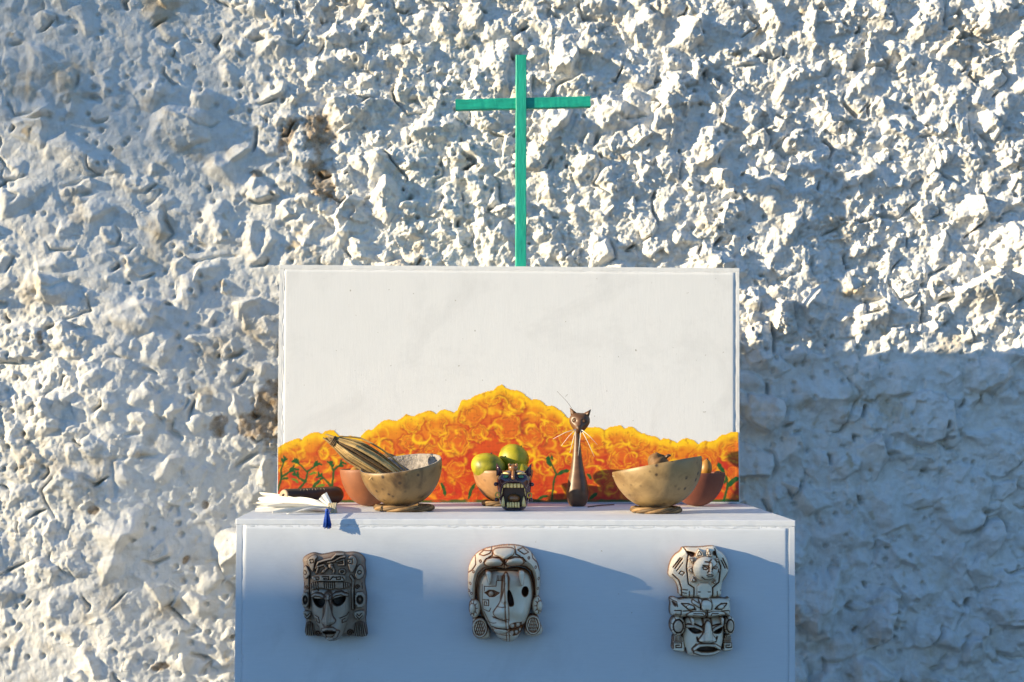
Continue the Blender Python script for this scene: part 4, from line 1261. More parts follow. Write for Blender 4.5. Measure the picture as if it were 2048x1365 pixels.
for v_ in bm.verts:
    d = v_.co.copy(); x, y, z = d
    X = 20.5 * x * (1.0 + 0.16 * z); Y = 17 * y; Z = 22.5 * z
    if z > 0.45: Z -= (z - 0.45) * 7 * (1 - abs(x))
    mz = math.exp(-((x / 0.42) ** 2 + ((z + 0.50) / 0.36) ** 2)) if y < 0 else 0
    Y -= 9 * mz
    for sx in (-1, 1):
        ey_ = math.exp(-(((x - sx * 0.44) / 0.22) ** 2 + ((z - 0.16) / 0.17) ** 2)) if y < 0 else 0
        Y += 3.2 * ey_
        bk = math.exp(-(((x - sx * 0.22) / 0.2) ** 2 + ((z + 0.55) / 0.2) ** 2)) if y < 0 else 0
        Y -= 2.2 * bk
    X *= 1 - 0.22 * max(0, -z)
    v_.co = Vector((X, Y, Z)) * sC
MH = Matrix.Translation(hc) @ Euler((math.radians(4), math.radians(4), math.radians(-6))).to_matrix().to_4x4()
bmesh.ops.transform(bm, matrix=MH, verts=bm.verts)
head = from_bm('head', bm, M_WOOD, cat)
for sx in (-1, 1):
    bm = bmesh.new(); k = sC
    P = [(sx * 4, -3, 17), (sx * 18, -3, 11), (sx * 13, 7, 13), (sx * 21.5, -1, 28)]
    vs_ = [bm.verts.new(MH @ (Vector(p) * k)) for p in P]
    for f in ((0, 1, 3), (1, 2, 3), (2, 0, 3), (0, 2, 1)): bm.faces.new([vs_[i] for i in f])
    bmesh.ops.subdivide_edges(bm, edges=bm.edges[:], cuts=2, smooth=0.35)
    from_bm('ear', bm, M_WOOD, head)
    bm = bmesh.new(); bmesh.ops.create_uvsphere(bm, u_segments=14, v_segments=10, radius=3.6 * k)
    bmesh.ops.scale(bm, vec=(1.15, 0.6, 0.95), verts=bm.verts); bmesh.ops.transform(bm, matrix=MH @ Matrix.Translation(Vector((sx * 8.8, -12.6, 3.8)) * k), verts=bm.verts)
    from_bm('eye', bm, M_WOOD, head)
    bm = bmesh.new()
    tube(bm, [MH @ (Vector((sx * 8.8 + 5.2 * math.cos(a), -13.6 + 0.5 * abs(math.cos(a)) * 3, 3.8 + 4.3 * math.sin(a))) * k) for a in [2 * math.pi * i / 16 for i in range(17)]], 0.75 * k, 5)
    from_bm('eyelid', bm, M_DARKW, head)
    for (dx, dz, ln) in ((-46, -20, 1), (-30, -34, 1), (-14, -52, 0.9)):
        if sx > 0: dx, dz = {-46: (26, -54), -30: (-6, -52), -14: (36, -34)}[dx]
        a_ = MH @ (Vector((sx * 5, -21, -12)) * k); b_ = a_ + Vector((dx * ln, -6, dz * ln)) * k
        bm = bmesh.new(); tube(bm, [a_, (a_ + b_) / 2 + Vector((0, -0.001, 0.0022)), b_], [0.0006, 0.0005, 0.0003], 5); from_bm('whisker', bm, M_PAPER, head)
bm = bmesh.new(); bmesh.ops.create_icosphere(bm, subdivisions=2, radius=3.2 * sC); bmesh.ops.scale(bm, vec=(1.3, 0.8, 0.75), verts=bm.verts)
bmesh.ops.transform(bm, matrix=MH @ Matrix.Translation(Vector((0, -22.2, -7.0)) * sC), verts=bm.verts); from_bm('nose', bm, M_DARKW, head)
bm = bmesh.new(); tube(bm, [MH @ (Vector(p) * sC) for p in ((-6, -22.5, -15), (-3, -24, -16.5), (0, -24.2, -13.5), (3, -24, -16.5), (6, -22.5, -15))], 0.7 * sC, 5); from_bm('mouth', bm, M_DARKW, head)
bm = bmesh.new()
w0 = at_y(1150, 826, cc_[1] - 0.006); w1 = at_y(1114, 783, cc_[1] - 0.004)
tube(bm, [w0, (w0 + w1) / 2 + Vector((0.001, 0, 0.002)), w1], [0.0004, 0.0003, 0.0002], 4); from_bm('whisker', bm, M_DARKW, head)

# --- twig on the altar top
a_ = on_top(1176, 1016); b_ = on_top(1228, 1011)
bm = bmesh.new(); tube(bm, [a_ + Vector((0, 0, .0018)), a_.lerp(b_, 0.5) + Vector((0, 0, .0026)), b_ + Vector((0, 0, .0015))], [0.0012, 0.0015, 0.0011], 6)
tw_ = from_bm('twig', bm, M_DARKW); prop(tw_, 'thin dark twig lying on the altar top between the cat figure and the gourd', 'twig')
# --- dark glazed jaguar-head mug
M_GLAZE = simple_mat('purple_brown_glaze', (0.065, 0.020, 0.032), 0.5, 0.2, 60, 60, 0.2, 0.001, coat=0.6)
M_MOUTH = simple_mat('dark_red_brown_glaze', (0.075, 0.02, 0.010), 0.5, 0.35, 60, 60, 0.2, 0.001)
M_TOOTH = simple_mat('cream_glaze', (0.85, 0.63, 0.24), 0.2, 0.25, 60, 60, 0.1, 0.001, coat=0.4)
M_GOLD = simple_mat('mustard_glaze', (0.60, 0.40, 0.05), 0.3, 0.3, 60, 60, 0.1, 0.001, coat=0.4)
M_EYEG = simple_mat('green_glaze', (0.01, 0.20, 0.09), 0.3, 0.2, 60, 60, 0.1, 0.001, coat=0.5)
M_TAN = simple_mat('brown_glaze', (0.30, 0.13, 0.04), 0.4, 0.25, 60, 60, 0.2, 0.001, coat=0.5)
mg = spot(1028, 1021); sG = mpp(mg[1])
mug = empty('animal_mug', (mg[0], mg[1], ZT), 'dark glazed animal head mug with a wide open mouth and cream teeth', 'mug')
MG = Matrix.Translation(Vector((mg[0], mg[1], ZT))) @ Euler((0, 0, math.radians(-5))).to_matrix().to_4x4()


def mpt(x, y, z): return MG @ (Vector((x, y, z)) * sG)


# the hollow body: x in px units, mouth opening cut as a recess into the front
bm = bmesh.new(); nu, nv = 72, 44
prf = [(0, 0), (15, 0.3), (21, 2), (25.5, 8), (29, 17), (31.5, 29), (33.5, 42), (35, 54), (35, 61), (33, 68), (29, 73), (23, 77), (15, 80), (0, 81)]
zs_ = np.array([p[1] for p in prf]); rs_ = np.array([p[0] for p in prf])
cum = np.concatenate([[0], np.cumsum(np.hypot(np.diff(rs_), np.diff(zs_)))]); tt = np.linspace(0, cum[-1], nv)
R_ = np.interp(tt, cum, rs_); Z_ = np.interp(tt, cum, zs_)
rows = []
for i in range(nv):
    row = []
    for q in range(nu):
        a = 2 * math.pi * q / nu; x = R_[i] * math.sin(a); y = -R_[i] * math.cos(a) * 0.92; z = Z_[i]
        if y < 0:
            # mouth: a rounded rectangle recess
            mx = x / 23.0; mz = (z - 31) / 25.0; m_ = (abs(mx) ** 2.8 + abs(mz) ** 2.8) ** (1 / 2.8)
            rec = float(smoothstep(1.06, 0.90, np.array(m_)))
            y = y * (1 - rec) + rec * (2.0)
            lip = math.exp(-((m_ - 1.12) / 0.10) ** 2); y -= 2.6 * lip
            y -= 4.0 * math.exp(-((x / 12) ** 2 + ((z - 61) / 5) ** 2))      # snout
            for sx in (-1, 1):
                y += 3.0 * math.exp(-(((x - sx * 15) / 7) ** 2 + ((z - 68) / 3.0) ** 2))
                y -= 2.5 * math.exp(-(((x - sx * 15) / 9) ** 2 + ((z - 73.5) / 2.0) ** 2))
        row.append(bm.verts.new(mpt(x, y, z)))
    rows.append(row)
for i in range(nv - 1):
    for q in range(nu):
        bm.faces.new((rows[i][q], rows[i][(q + 1) % nu], rows[i + 1][(q + 1) % nu], rows[i + 1][q]))
bmesh.ops.remove_doubles(bm, verts=bm.verts, dist=1e-6)
body_m = from_bm('body', bm, M_GLAZE, mug)


def tooth(x, z, w, h, down, y=-27.0, fang=False):
    y = -math.sqrt(max(1, 31 ** 2 - x * x)) * 0.92 + 1.6
    bm = bmesh.new(); sgn = -1 if down else 1; rows = []
    for f in (0, 0.35, 0.75, 1.0):
        k = (1 - 0.85 * f ** 1.5) if fang else (1 - 0.16 * f ** 3)
        rows.append([bm.verts.new(mpt(x + a * w / 2 * k, y + b * 2.0 * k - (0.8 if f < 0.9 else 0), z + sgn * h * f)) for a, b in ((-1, -0.3), (-0.5, -1), (0.5, -1), (1, -0.3), (0.8, 1), (-0.8, 1))])
    for A, B in zip(rows[:-1], rows[1:]):
        for q in range(6): bm.faces.new((A[q], A[(q + 1) % 6], B[(q + 1) % 6], B[q]))
    bm.faces.new(rows[0]); bm.faces.new(rows[-1])
    from_bm('fang' if fang else 'tooth', bm, M_TOOTH, mug)


for q in range(6): tooth(-17.5 + 7 * q, 54.5, 6.4, 8.5, True)
for q in range(5): tooth(-10.5 + 5.2 * q, 7.0, 4.8, 10.5, False)
for sx in (-1, 1):
    tooth(sx * 20.5, 8.5, 9, 20, False, fang=True)
    tooth(sx * 24.0, 52, 7.5, 23, True, fang=True)
    # ears
    bm = bmesh.new(); P = [(sx * 20, -14, 74), (sx * 35, -10, 68), (sx * 28, 4, 72), (sx * 35, -10, 95)]
    vs_ = [bm.verts.new(mpt(*p)) for p in P]
    for f in ((0, 1, 3), (1, 2, 3), (2, 0, 3), (0, 2, 1)): bm.faces.new([vs_[i] for i in f])
    bmesh.ops.subdivide_edges(bm, edges=bm.edges[:], cuts=3, smooth=0.5); from_bm('ear', bm, M_GLAZE, mug)
    # eyes and brows
    bm = bmesh.new(); bmesh.ops.create_uvsphere(bm, u_segments=16, v_segments=10, radius=1)
    bmesh.ops.scale(bm, vec=Vector((6.2, 2.6, 3.0)) * sG, verts=bm.verts); bmesh.ops.transform(bm, matrix=MG @ Matrix.Translation(Vector((sx * 15, -26.5, 68)) * sG) @ Euler((0, sx * 0.12, sx * 0.5)).to_matrix().to_4x4(), verts=bm.verts)
    from_bm('eye', bm, M_EYEG, mug)
    bm = bmesh.new(); tube(bm, [mpt(sx * (7 + 4.4 * i), -30 + 1.1 * i * i * 0.45, 73.2 + 1.6 * math.sin(i * 0.8)) for i in range(5)], [0.8 * sG, 1.7 * sG, 1.9 * sG, 1.6 * sG, 0.7 * sG], 8); from_bm('brow', bm, M_TOOTH, mug)
    # ear rings and the plugs above them
    bm = bmesh.new(); tube(bm, [mpt(sx * 31.5 + 4.4 * math.cos(a), -17, 31 + 4.8 * math.sin(a)) for a in [2 * math.pi * i / 20 for i in range(21)]], 1.5 * sG, 8); from_bm('ear_ring', bm, M_GOLD, mug)
    for (px_, pz_, rr_) in ((37, 52, 4.2), (35, 22, 4.4)):
        bm = bmesh.new(); bmesh.ops.create_uvsphere(bm, u_segments=14, v_segments=10, radius=rr_ * sG, matrix=MG @ Matrix.Translation(Vector((sx * px_ * 0.98, -8, pz_)) * sG)); from_bm('side_knob', bm, M_GLAZE, mug)
# nostrils, nose ridge and topknot
bm = bmesh.new(); tube(bm, [mpt(0, -35, 62), mpt(0, -34, 69), mpt(0, -30, 76), mpt(0, -22, 82)], [4.5 * sG, 3.6 * sG, 3.4 * sG, 3 * sG], 10); from_bm('nose', bm, M_TAN, mug)
for sx in (-1, 1):
    bm = bmesh.new(); bmesh.ops.create_uvsphere(bm, u_segments=12, v_segments=8, radius=3.2 * sG, matrix=MG @ Matrix.Translation(Vector((sx * 4.2, -35.5, 61)) * sG)); from_bm('nostril', bm, M_GLAZE, mug)
bm = bmesh.new(); bmesh.ops.create_icosphere(bm, subdivisions=3, radius=1); bmesh.ops.scale(bm, vec=Vector((9.5, 8, 8)) * sG, verts=bm.verts)
bmesh.ops.transform(bm, matrix=MG @ Matrix.Translation(Vector((-1, -20, 85)) * sG), verts=bm.verts); from_bm('topknot', bm, M_TAN, mug)
for sx in (-1, 1):
    bm = bmesh.new(); bmesh.ops.create_icosphere(bm, subdivisions=2, radius=3.2 * sG, matrix=MG @ Matrix.Translation(Vector((sx * 7 - 1, -24, 91)) * sG)); from_bm('topknot_bead', bm, M_TAN, mug)
# tongue and throat
bm = bmesh.new(); bmesh.ops.create_icosphere(bm, subdivisions=3, radius=1); bmesh.ops.scale(bm, vec=Vector((13, 9, 9)) * sG, verts=bm.verts)
bmesh.ops.transform(bm, matrix=MG @ Matrix.Translation(Vector((0, -6, 24)) * sG), verts=bm.verts); from_bm('tongue', bm, M_TAN, mug)
bm = bmesh.new()
q4 = [bm.verts.new(mpt(x, 0.6, z)) for x, z in ((-23, 8), (23, 8), (23, 55), (-23, 55))]; bm.faces.new(q4); q5 = [bm.verts.new(mpt(x, 1.6, z)) for x, z in ((-23, 8), (23, 8), (23, 55), (-23, 55))]; bm.faces.new(q5[::-1])
for k in range(4): bm.faces.new((q4[k], q5[k], q5[(k + 1) % 4], q4[(k + 1) % 4]))
from_bm('throat', bm, M_MOUTH, mug, smooth=False)
# ------------------------------------------------------------------ carved masks on the altar front


def antique_mat(name, pale, wash, dark):
    mt, nd, lk, bs = new_mat(name)
    a = nd.new('ShaderNodeAttribute'); a.attribute_name = 'wash'
    v = tex_coords(nd, lk); n = noise_node(nd, lk, v, 90, 5, 0.6)
    ad = nd.new('ShaderNodeMath'); ad.operation = 'MULTIPLY_ADD'; lk.new(n, ad.inputs[0]); ad.inputs[1].default_value = 0.35; ad.inputs[2].default_value = -0.17
    sm = nd.new('ShaderNodeMath'); sm.operation = 'ADD'; sm.use_clamp = True; lk.new(a.outputs['Fac'], sm.inputs[0]); lk.new(ad.outputs[0], sm.inputs[1])
    c = ramp(nd, lk, sm.outputs[0], [(0.08, pale), (0.50, wash), (1.0, dark)])
    lk.new(c, bs.inputs['Base Color']); bs.inputs['Roughness'].default_value = 0.5
    bump(nd, lk, bs, noise_node(nd, lk, v, 300, 4), 0.15, 0.0006)
    return mt


def seg_dist(X, Y, pts, closed=False):
    pts = np.array(pts, float)
    if closed: pts = np.concatenate([pts, pts[:1]])
    best = np.full(X.shape, 1e9)
    for a, b in zip(pts[:-1], pts[1:]):
        d = b - a; L2 = (d * d).sum() + 1e-9
        t = np.clip(((X - a[0]) * d[0] + (Y - a[1]) * d[1]) / L2, 0, 1)
        best = np.minimum(best, np.hypot(X - a[0] - t * d[0], Y - a[1] - t * d[1]))
    return best


def in_poly(X, Y, pts):
    c = np.zeros(X.shape, bool); n = len(pts)
    for i in range(n):
        (x0, y0), (x1, y1) = pts[i], pts[(i + 1) % n]
        if y0 == y1: continue
        m_ = ((y0 > Y) != (y1 > Y)) & (X < (x1 - x0) * (Y - y0) / (y1 - y0) + x0)
        c ^= m_
    return c


def rounded(pts, it=2):
    """corner cutting, keeps the outline but softens it."""
    P = [tuple(p) for p in pts]
    for _ in range(it):
        Q = []
        for a, b in zip(P, P[1:] + P[:1]):
            Q += [(a[0] * .75 + b[0] * .25, a[1] * .75 + b[1] * .25), (a[0] * .25 + b[0] * .75, a[1] * .25 + b[1] * .75)]
        P = Q
    return P


def ell(cx, cy, a, b, n=28, rot=0.0):
    r = math.radians(rot)
    return [(cx + a * math.cos(t) * math.cos(r) - b * math.sin(t) * math.sin(r), cy + a * math.cos(t) * math.sin(r) + b * math.sin(t) * math.cos(r)) for t in [2 * math.pi * i / n for i in range(n)]]


def spiral(cx, cy, r, turns=1.6, d=1, a0=0.0, n=30):
    return [(cx + r * (1 - 0.85 * i / n) * math.cos(a0 + d * turns * 2 * math.pi * i / n), cy + r * (1 - 0.85 * i / n) * math.sin(a0 + d * turns * 2 * math.pi * i / n)) for i in range(n + 1)]


class MaskFrame:
    def __init__(self, scale, ox, oy, y):
        self.s, self.ox, self.oy, self.y = scale, ox, oy, y
        a = at_y(ox, oy, y); b = at_y(ox + 100, oy, y); c = at_y(ox, oy + 100, y)
        self.a = a; self.ux = (b - a) / 100 / scale; self.uy = (c - a) / 100 / scale
        self.mm = 0.001 / self.ux.x             # crop pixels per millimetre

    def pt(self, X, Y):
        return self.a.x + self.ux.x * X + self.uy.x * Y, self.a.z + self.ux.z * X + self.uy.z * Y


def relief(name, fr, outline, h0, h1, rw, parent, mat, feats=(), step=None, curve=0.0, cx=None, edge_wash=0.38, wash0=0.0, rnd=2, back=0.0):
    """solid relief piece: outline in frame units, rim height h0 and crown h1 in mm, rw = rounding width in frame units."""
    out = rounded(outline, rnd) if rnd else outline
    st = step or 0.55 * fr.mm
    xs_ = [p[0] for p in out]; ys_ = [p[1] for p in out]
    X, Y = np.meshgrid(np.arange(min(xs_) - 2 * st, max(xs_) + 2 * st, st), np.arange(min(ys_) - 2 * st, max(ys_) + 2 * st, st))
    ins = in_poly(X, Y, out); d = seg_dist(X, Y, out, True)
    t = np.clip(d / rw, 0, 1)
    Hh = h0 + (h1 - h0) * np.sqrt(np.clip(1 - (1 - t) ** 2, 0, 1))
    if curve:
        c0 = cx if cx is not None else (min(xs_) + max(xs_)) / 2; hw_ = (max(xs_) - min(xs_)) / 2
        Hh = Hh - curve * ((X - c0) / hw_) ** 2
    W = wash0 + edge_wash * np.exp(-(d / (0.9 * fr.mm)) ** 2)
    for f in feats:
        k = f[0]
        if k == 'g':                                   # groove: pts, half width, depth
            q = seg_dist(X, Y, f[1]); g = np.exp(-(q / f[2]) ** 2); Hh = Hh - f[3] * g; W = np.maximum(W, 0.85 * np.exp(-(q / (f[2] * 1.0)) ** 2))
        elif k == 'r':                                 # ridge
            q = seg_dist(X, Y, f[1]); g = np.exp(-(q / f[2]) ** 2); Hh = Hh + f[3] * g
            W = np.maximum(W * (1 - g), 0.75 * np.exp(-((q - 1.6 * f[2]) / (0.5 * f[2])) ** 2))
        elif k == 'b':                                 # bump: x, y, a, b, height
            q = np.hypot((X - f[1]) / f[3], (Y - f[2]) / f[4]); Hh = Hh + f[5] * np.sqrt(np.clip(1 - q * q, 0, 1))
            W = np.maximum(W, 0.7 * np.exp(-((q - 1.04) / 0.09) ** 2)); W = np.where(q < 0.9, W * 0.4, W)
        elif k == 's':                                 # soft swell
            q = np.hypot((X - f[1]) / f[3], (Y - f[2]) / f[4]); Hh = Hh + f[5] * np.exp(-q * q)
        elif k == 'h':                                 # hollow: polygon, depth
            pg = rounded(f[1], 2); q = seg_dist(X, Y, pg, True); i_ = in_poly(X, Y, pg); e = smoothstep(0, 1.2 * fr.mm, np.where(i_, q, -q) + 0.4 * fr.mm)
            Hh = Hh - f[2] * e; W = np.maximum(W, (f[3] if len(f) > 3 else 1.0) * e); W = np.maximum(W, 0.6 * np.exp(-(q / (0.8 * fr.mm)) ** 2))
        elif k == 'p':                                 # raised plate: polygon, height, edge
            pg = rounded(f[1], 2) if len(f) < 5 else f[1]; q = seg_dist(X, Y, pg, True); i_ = in_poly(X, Y, pg)
            W = np.where(i_, W * 0.3, W); tq = np.clip(np.where(i_, q, 0) / f[3], 0, 1); Hh = Hh + f[2] * np.sqrt(np.clip(1 - (1 - tq) ** 2, 0, 1))
            W = np.maximum(W, 0.85 * np.exp(-(q / (0.75 * fr.mm)) ** 2))
    n_ = Noise(len(name) + len(outline)); Hh = Hh + 0.22 * n_.fbm(X / fr.mm / 7, Y / fr.mm / 7, 3)
    # pigment rubbed off the high places, left in the low ones
    B = blur(Hh, 10); W = np.clip(W + 0.10 * np.clip(B - Hh, 0, 4) - 0.05 * np.clip(Hh - B, 0, 3), 0, 1)
    Hh = np.maximum(Hh, 0.6)
    # snap border vertices to the outline
    nzm, nxm = X.shape; vin = ins
    fq = vin[:-1, :-1] & vin[1:, :-1] & vin[:-1, 1:] & vin[1:, 1:]
    fi, fj = np.nonzero(fq); b_ = fi * nxm + fj
    F = np.stack([b_ + nxm, b_ + nxm + 1, b_ + 1, b_], -1)
    ed = np.concatenate([F[:, [0, 1]], F[:, [1, 2]], F[:, [2, 3]], F[:, [3, 0]]])
    key = ed[:, 0].astype(np.int64) * (nxm * nzm) + ed[:, 1]; rkey = ed[:, 1].astype(np.int64) * (nxm * nzm) + ed[:, 0]
    border = ed[~np.isin(key, rkey)]; bv = np.unique(border.ravel())
    Xf, Yf, Hf = X.ravel().copy(), Y.ravel().copy(), Hh.ravel().copy()
    po = np.array(out + out[:1], float)
    for v_ in bv:
        best = 1e9
        a = po[:-1]; dd = po[1:] - a; tt_ = np.clip(((Xf[v_] - a[:, 0]) * dd[:, 0] + (Yf[v_] - a[:, 1]) * dd[:, 1]) / ((dd * dd).sum(1) + 1e-9), 0, 1)
        qx = a[:, 0] + tt_ * dd[:, 0]; qy = a[:, 1] + tt_ * dd[:, 1]; i_ = np.argmin((qx - Xf[v_]) ** 2 + (qy - Yf[v_]) ** 2)
        Xf[v_], Yf[v_] = qx[i_], qy[i_]
    used = np.unique(F.ravel()); lut = np.full(nxm * nzm, -1); lut[used] = np.arange(len(used))
    wx_, wz_ = fr.pt(Xf[used], Yf[used])
    V = np.stack([wx_, fr.y - Hf[used] * 0.0021, wz_], -1)
    bx_, bz_ = fr.pt(Xf[bv], Yf[bv]); Vb = np.stack([bx_, np.full(len(bv), fr.y - back * 0.0021), bz_], -1)
    lutb = np.full(nxm * nzm, -1); lutb[bv] = len(used) + np.arange(len(bv))
    S = np.stack([lut[border[:, 1]], lut[border[:, 0]], lutb[border[:, 0]], lutb[border[:, 1]]], -1)
    Wf = W.ravel(); att = np.concatenate([Wf[used], np.clip(Wf[bv] + 0.25, 0, 1)])
    o = np_mesh(name, np.concatenate([V, Vb]), np.concatenate([lut[F], S]), mat, parent, smooth=True, attrs={'wash': att})
    o.data.set_sharp_from_angle(angle=math.radians(55))
    return o


YF = -0.0002
# ---- mask of a face under a plumed headdress (left)
A1 = antique_mat('grey_antiqued_resin', (0.40, 0.31, 0.225), (0.16, 0.07, 0.032), (0.016, 0.010, 0.008))
f1m = MaskFrame(6.205, 580, 1080, YF)
m1c = f1m.pt(560, 1180)
mask1 = empty('face_mask', (m1c[0], YF, m1c[1]), 'dark grey brown face mask with plumed headdress, leftmost on the altar front', 'mask', 'masks on the altar front')
hd = []
for sx, cx in ((-1, 300), (1, 820)):
    pass
hd += [('p', [(215, 245), (300, 165), (370, 185), (330, 240), (310, 395), (270, 340)], 4, 14), ('p', [(715, 215), (790, 160), (860, 245), (800, 390), (760, 390)], 4, 14),
       ('p', [(170, 350), (215, 290), (265, 370), (270, 420), (210, 480), (170, 430)], 4, 14), ('p', [(870, 270), (925, 330), (935, 430), (860, 490), (805, 420)], 4, 14)]
hd += [('r', [(340, 330), (370, 260), (450, 235), (540, 215), (590, 165), (670, 165)], 12, 5), ('r', [(350, 385), (370, 310), (440, 290), (480, 330), (420, 380)], 12, 5),
       ('r', [(490, 260), (560, 245), (640, 200), (690, 190)], 11, 5), ('b', 525, 305, 34, 38, 5), ('r', [(540, 310), (565, 360), (555, 395)], 11, 4), ('r', ell(665, 375, 32, 28, 16) , 9, 4),
       ('r', [(600, 250), (680, 225), (690, 290), (620, 290)], 10, 4), ('b', 440, 365, 20, 20, 4)]
hd += [('g', ell(205, 390, 18, 26, 14) + [(223, 390)], 5, 1.5), ('g', ell(875, 385, 22, 24, 14) + [(897, 385)], 5, 1.5)]
hd += [('g', [(265, 235), (310, 225), (315, 265), (275, 270), (280, 250)], 5, 1.2), ('g', [(735, 225), (790, 220), (790, 280), (740, 270), (760, 245)], 5, 1.2)]
hd += [('g', spiral(225, 575, 28), 6, 1.5), ('g', spiral(845, 570, 30, d=-1), 6, 1.5), ('g', [(190, 520), (185, 600)], 5, 1.2), ('g', [(900, 520), (905, 600)], 5, 1.2)]
hd += [('g', [(260, 430), (255, 830)], 8, 2.5), ('g', [(800, 500), (812, 830)], 8, 2.5), ('r', [(770, 430), (800, 480), (790, 600), (795, 830)], 12, 4)]
hd += [('h', [(310, 640), (500, 640), (720, 630), (735, 860), (640, 1130), (470, 1130), (310, 900)], 13, 0.6)]
hd += [('g', spiral(365, 1135, 40), 8, 2), ('g', spiral(755, 1130, 40, d=-1), 8, 2)]
o = relief('headdress', f1m, [(158, 250), (175, 205), (240, 165), (310, 147), (380, 172), (450, 165), (560, 137), (640, 138), (700, 150), (810, 138), (890, 170), (945, 235), (935, 290), (955, 420), (930, 510), (945, 600),
       (962, 700), (950, 830), (955, 900), (940, 980), (970, 1150), (960, 1182), (800, 1188), (640, 1180), (430, 1190), (300, 1180), (215, 1170), (195, 1140), (205, 960), (180, 850), (165, 700), (180, 520), (160, 420), (175, 320)],
       5, 15, 60, mask1, A1, hd, curve=6, wash0=0.28)
relief('fret_band', f1m, [(288, 415), (500, 405), (708, 410), (712, 470), (690, 492), (500, 488), (300, 490)], 16, 21, 12, mask1, A1,
       [('g', [(320, 435), (385, 435), (385, 465), (350, 465), (350, 450)], 6, 2), ('g', [(425, 430), (505, 430), (505, 468), (445, 468), (445, 450), (485, 450)], 6, 2), ('g', [(520, 470), (560, 430)], 6, 2), ('g', [(570, 440), (650, 432), (650, 465), (600, 465), (600, 450)], 6, 2), ('g', [(670, 435), (690, 470)], 6, 2)], curve=2)
fringe = [('g', [(x, 500), (x + 4, 575)], 5, 2) for x in list(range(290, 370, 26)) + list(range(445, 575, 25)) + list(range(680, 760, 26))]
relief('fringe', f1m, [(270, 500), (500, 492), (770, 500), (765, 575), (640, 590), (560, 585), (520, 598), (440, 585), (400, 575), (270, 605)], 14, 18, 14, mask1, A1, fringe, curve=2, wash0=0.25)
fc = [('h', [(300, 685), (345, 695), (420, 690), (470, 695), (465, 750), (430, 805), (380, 800), (330, 755)], 12), ('h', [(545, 695), (600, 680), (660, 665), (720, 668), (700, 735), (650, 780), (590, 785), (550, 745)], 12),
      ('r', [(290, 680), (340, 645), (410, 650), (480, 690)], 11, 3.5), ('r', [(525, 680), (590, 640), (660, 630), (730, 660)], 11, 3.5),
      ('g', [(300, 650), (350, 618), (420, 625), (485, 665)], 6, 1.4), ('g', [(520, 660), (590, 612), (660, 605), (725, 628)], 6, 1.4),
      ('r', [(505, 660), (500, 760), (495, 900), (490, 985)], 30, 4), ('r', [(505, 650), (492, 990)], 12, 4), ('p', [(505, 655), (540, 800), (560, 900), (605, 950), (580, 990), (495, 1005), (425, 985), (418, 950), (455, 900), (475, 800)], 7, 50),
      ('s', 520, 1080, 110, 90, 6), ('h', [(430, 1085), (480, 1075), (540, 1080), (600, 1070), (610, 1100), (560, 1115), (520, 1110), (470, 1125), (435, 1110)], 8),
      ('r', [(440, 1070), (500, 1045), (560, 1050), (600, 1080)], 14, 3), ('r', [(450, 1125), (480, 1170), (530, 1185), (590, 1150), (620, 1090)], 14, 3), ('b', 525, 1175, 50, 30, 2),
      ('g', [(645, 930), (720, 905), (745, 870), (760, 910), (720, 980), (670, 990), (670, 950), (705, 940)], 6, 1.5), ('g', [(340, 900), (385, 920), (400, 990), (360, 985), (350, 940)], 6, 1.5),
      ('g', [(360, 575), (375, 605)], 9, 1.5)]
relief('face', f1m, [(276, 605), (400, 582), (520, 602), (640, 592), (748, 582), (758, 700), (775, 860), (735, 970), (685, 1110), (640, 1190), (560, 1228), (490, 1218), (430, 1150), (380, 1050), (305, 945), (276, 870), (268, 700)],
       13, 27, 90, mask1, A1, fc, curve=7, wash0=-0.1)
for sx, (x0, x1, y0, y1) in ((-1, (168, 258, 630, 815)), (1, (818, 948, 620, 820))):
    cx, cy = (x0 + x1) / 2, (y0 + y1) / 2
    relief('ear_plug', f1m, [(x0, y0), (x1, y0), (x1, y1), (x0, y1)], 12, 19, 18, mask1, A1, [('h', ell(cx, cy - 5, (x1 - x0) * .33, 55, 16), 4, 0.9), ('b', cx, cy - 5, (x1 - x0) * .17, 30, 3)], rnd=1)
for xa, pts in ((0, [(185, 850), (275, 860), (285, 920), (240, 980), (190, 920)]), (1, [(800, 860), (940, 840), (945, 920), (875, 985), (800, 925)])):
    cx = sum(p[0] for p in pts) / 5
    relief('pendant', f1m, pts, 12, 18, 16, mask1, A1, [('g', [(cx - 35, 915), (cx, 955), (cx + 40, 915)], 5, 1.6), ('g', [(cx - 25, 890), (cx, 920), (cx + 28, 885)], 5, 1.6)])
for pts, c in (([(210, 985), (300, 985), (330, 1140), (310, 1172), (215, 1168), (200, 1130)], 255), ([(815, 990), (935, 985), (970, 1150), (955, 1178), (800, 1180), (800, 1100)], 875)):
    relief('plume', f1m, pts, 10, 17, 20, mask1, A1, [('g', [(c + 0.55 * q, 990), (c + q, 1170)], 6, 2.6) for q in range(-75, 90, 27)], wash0=0.1)

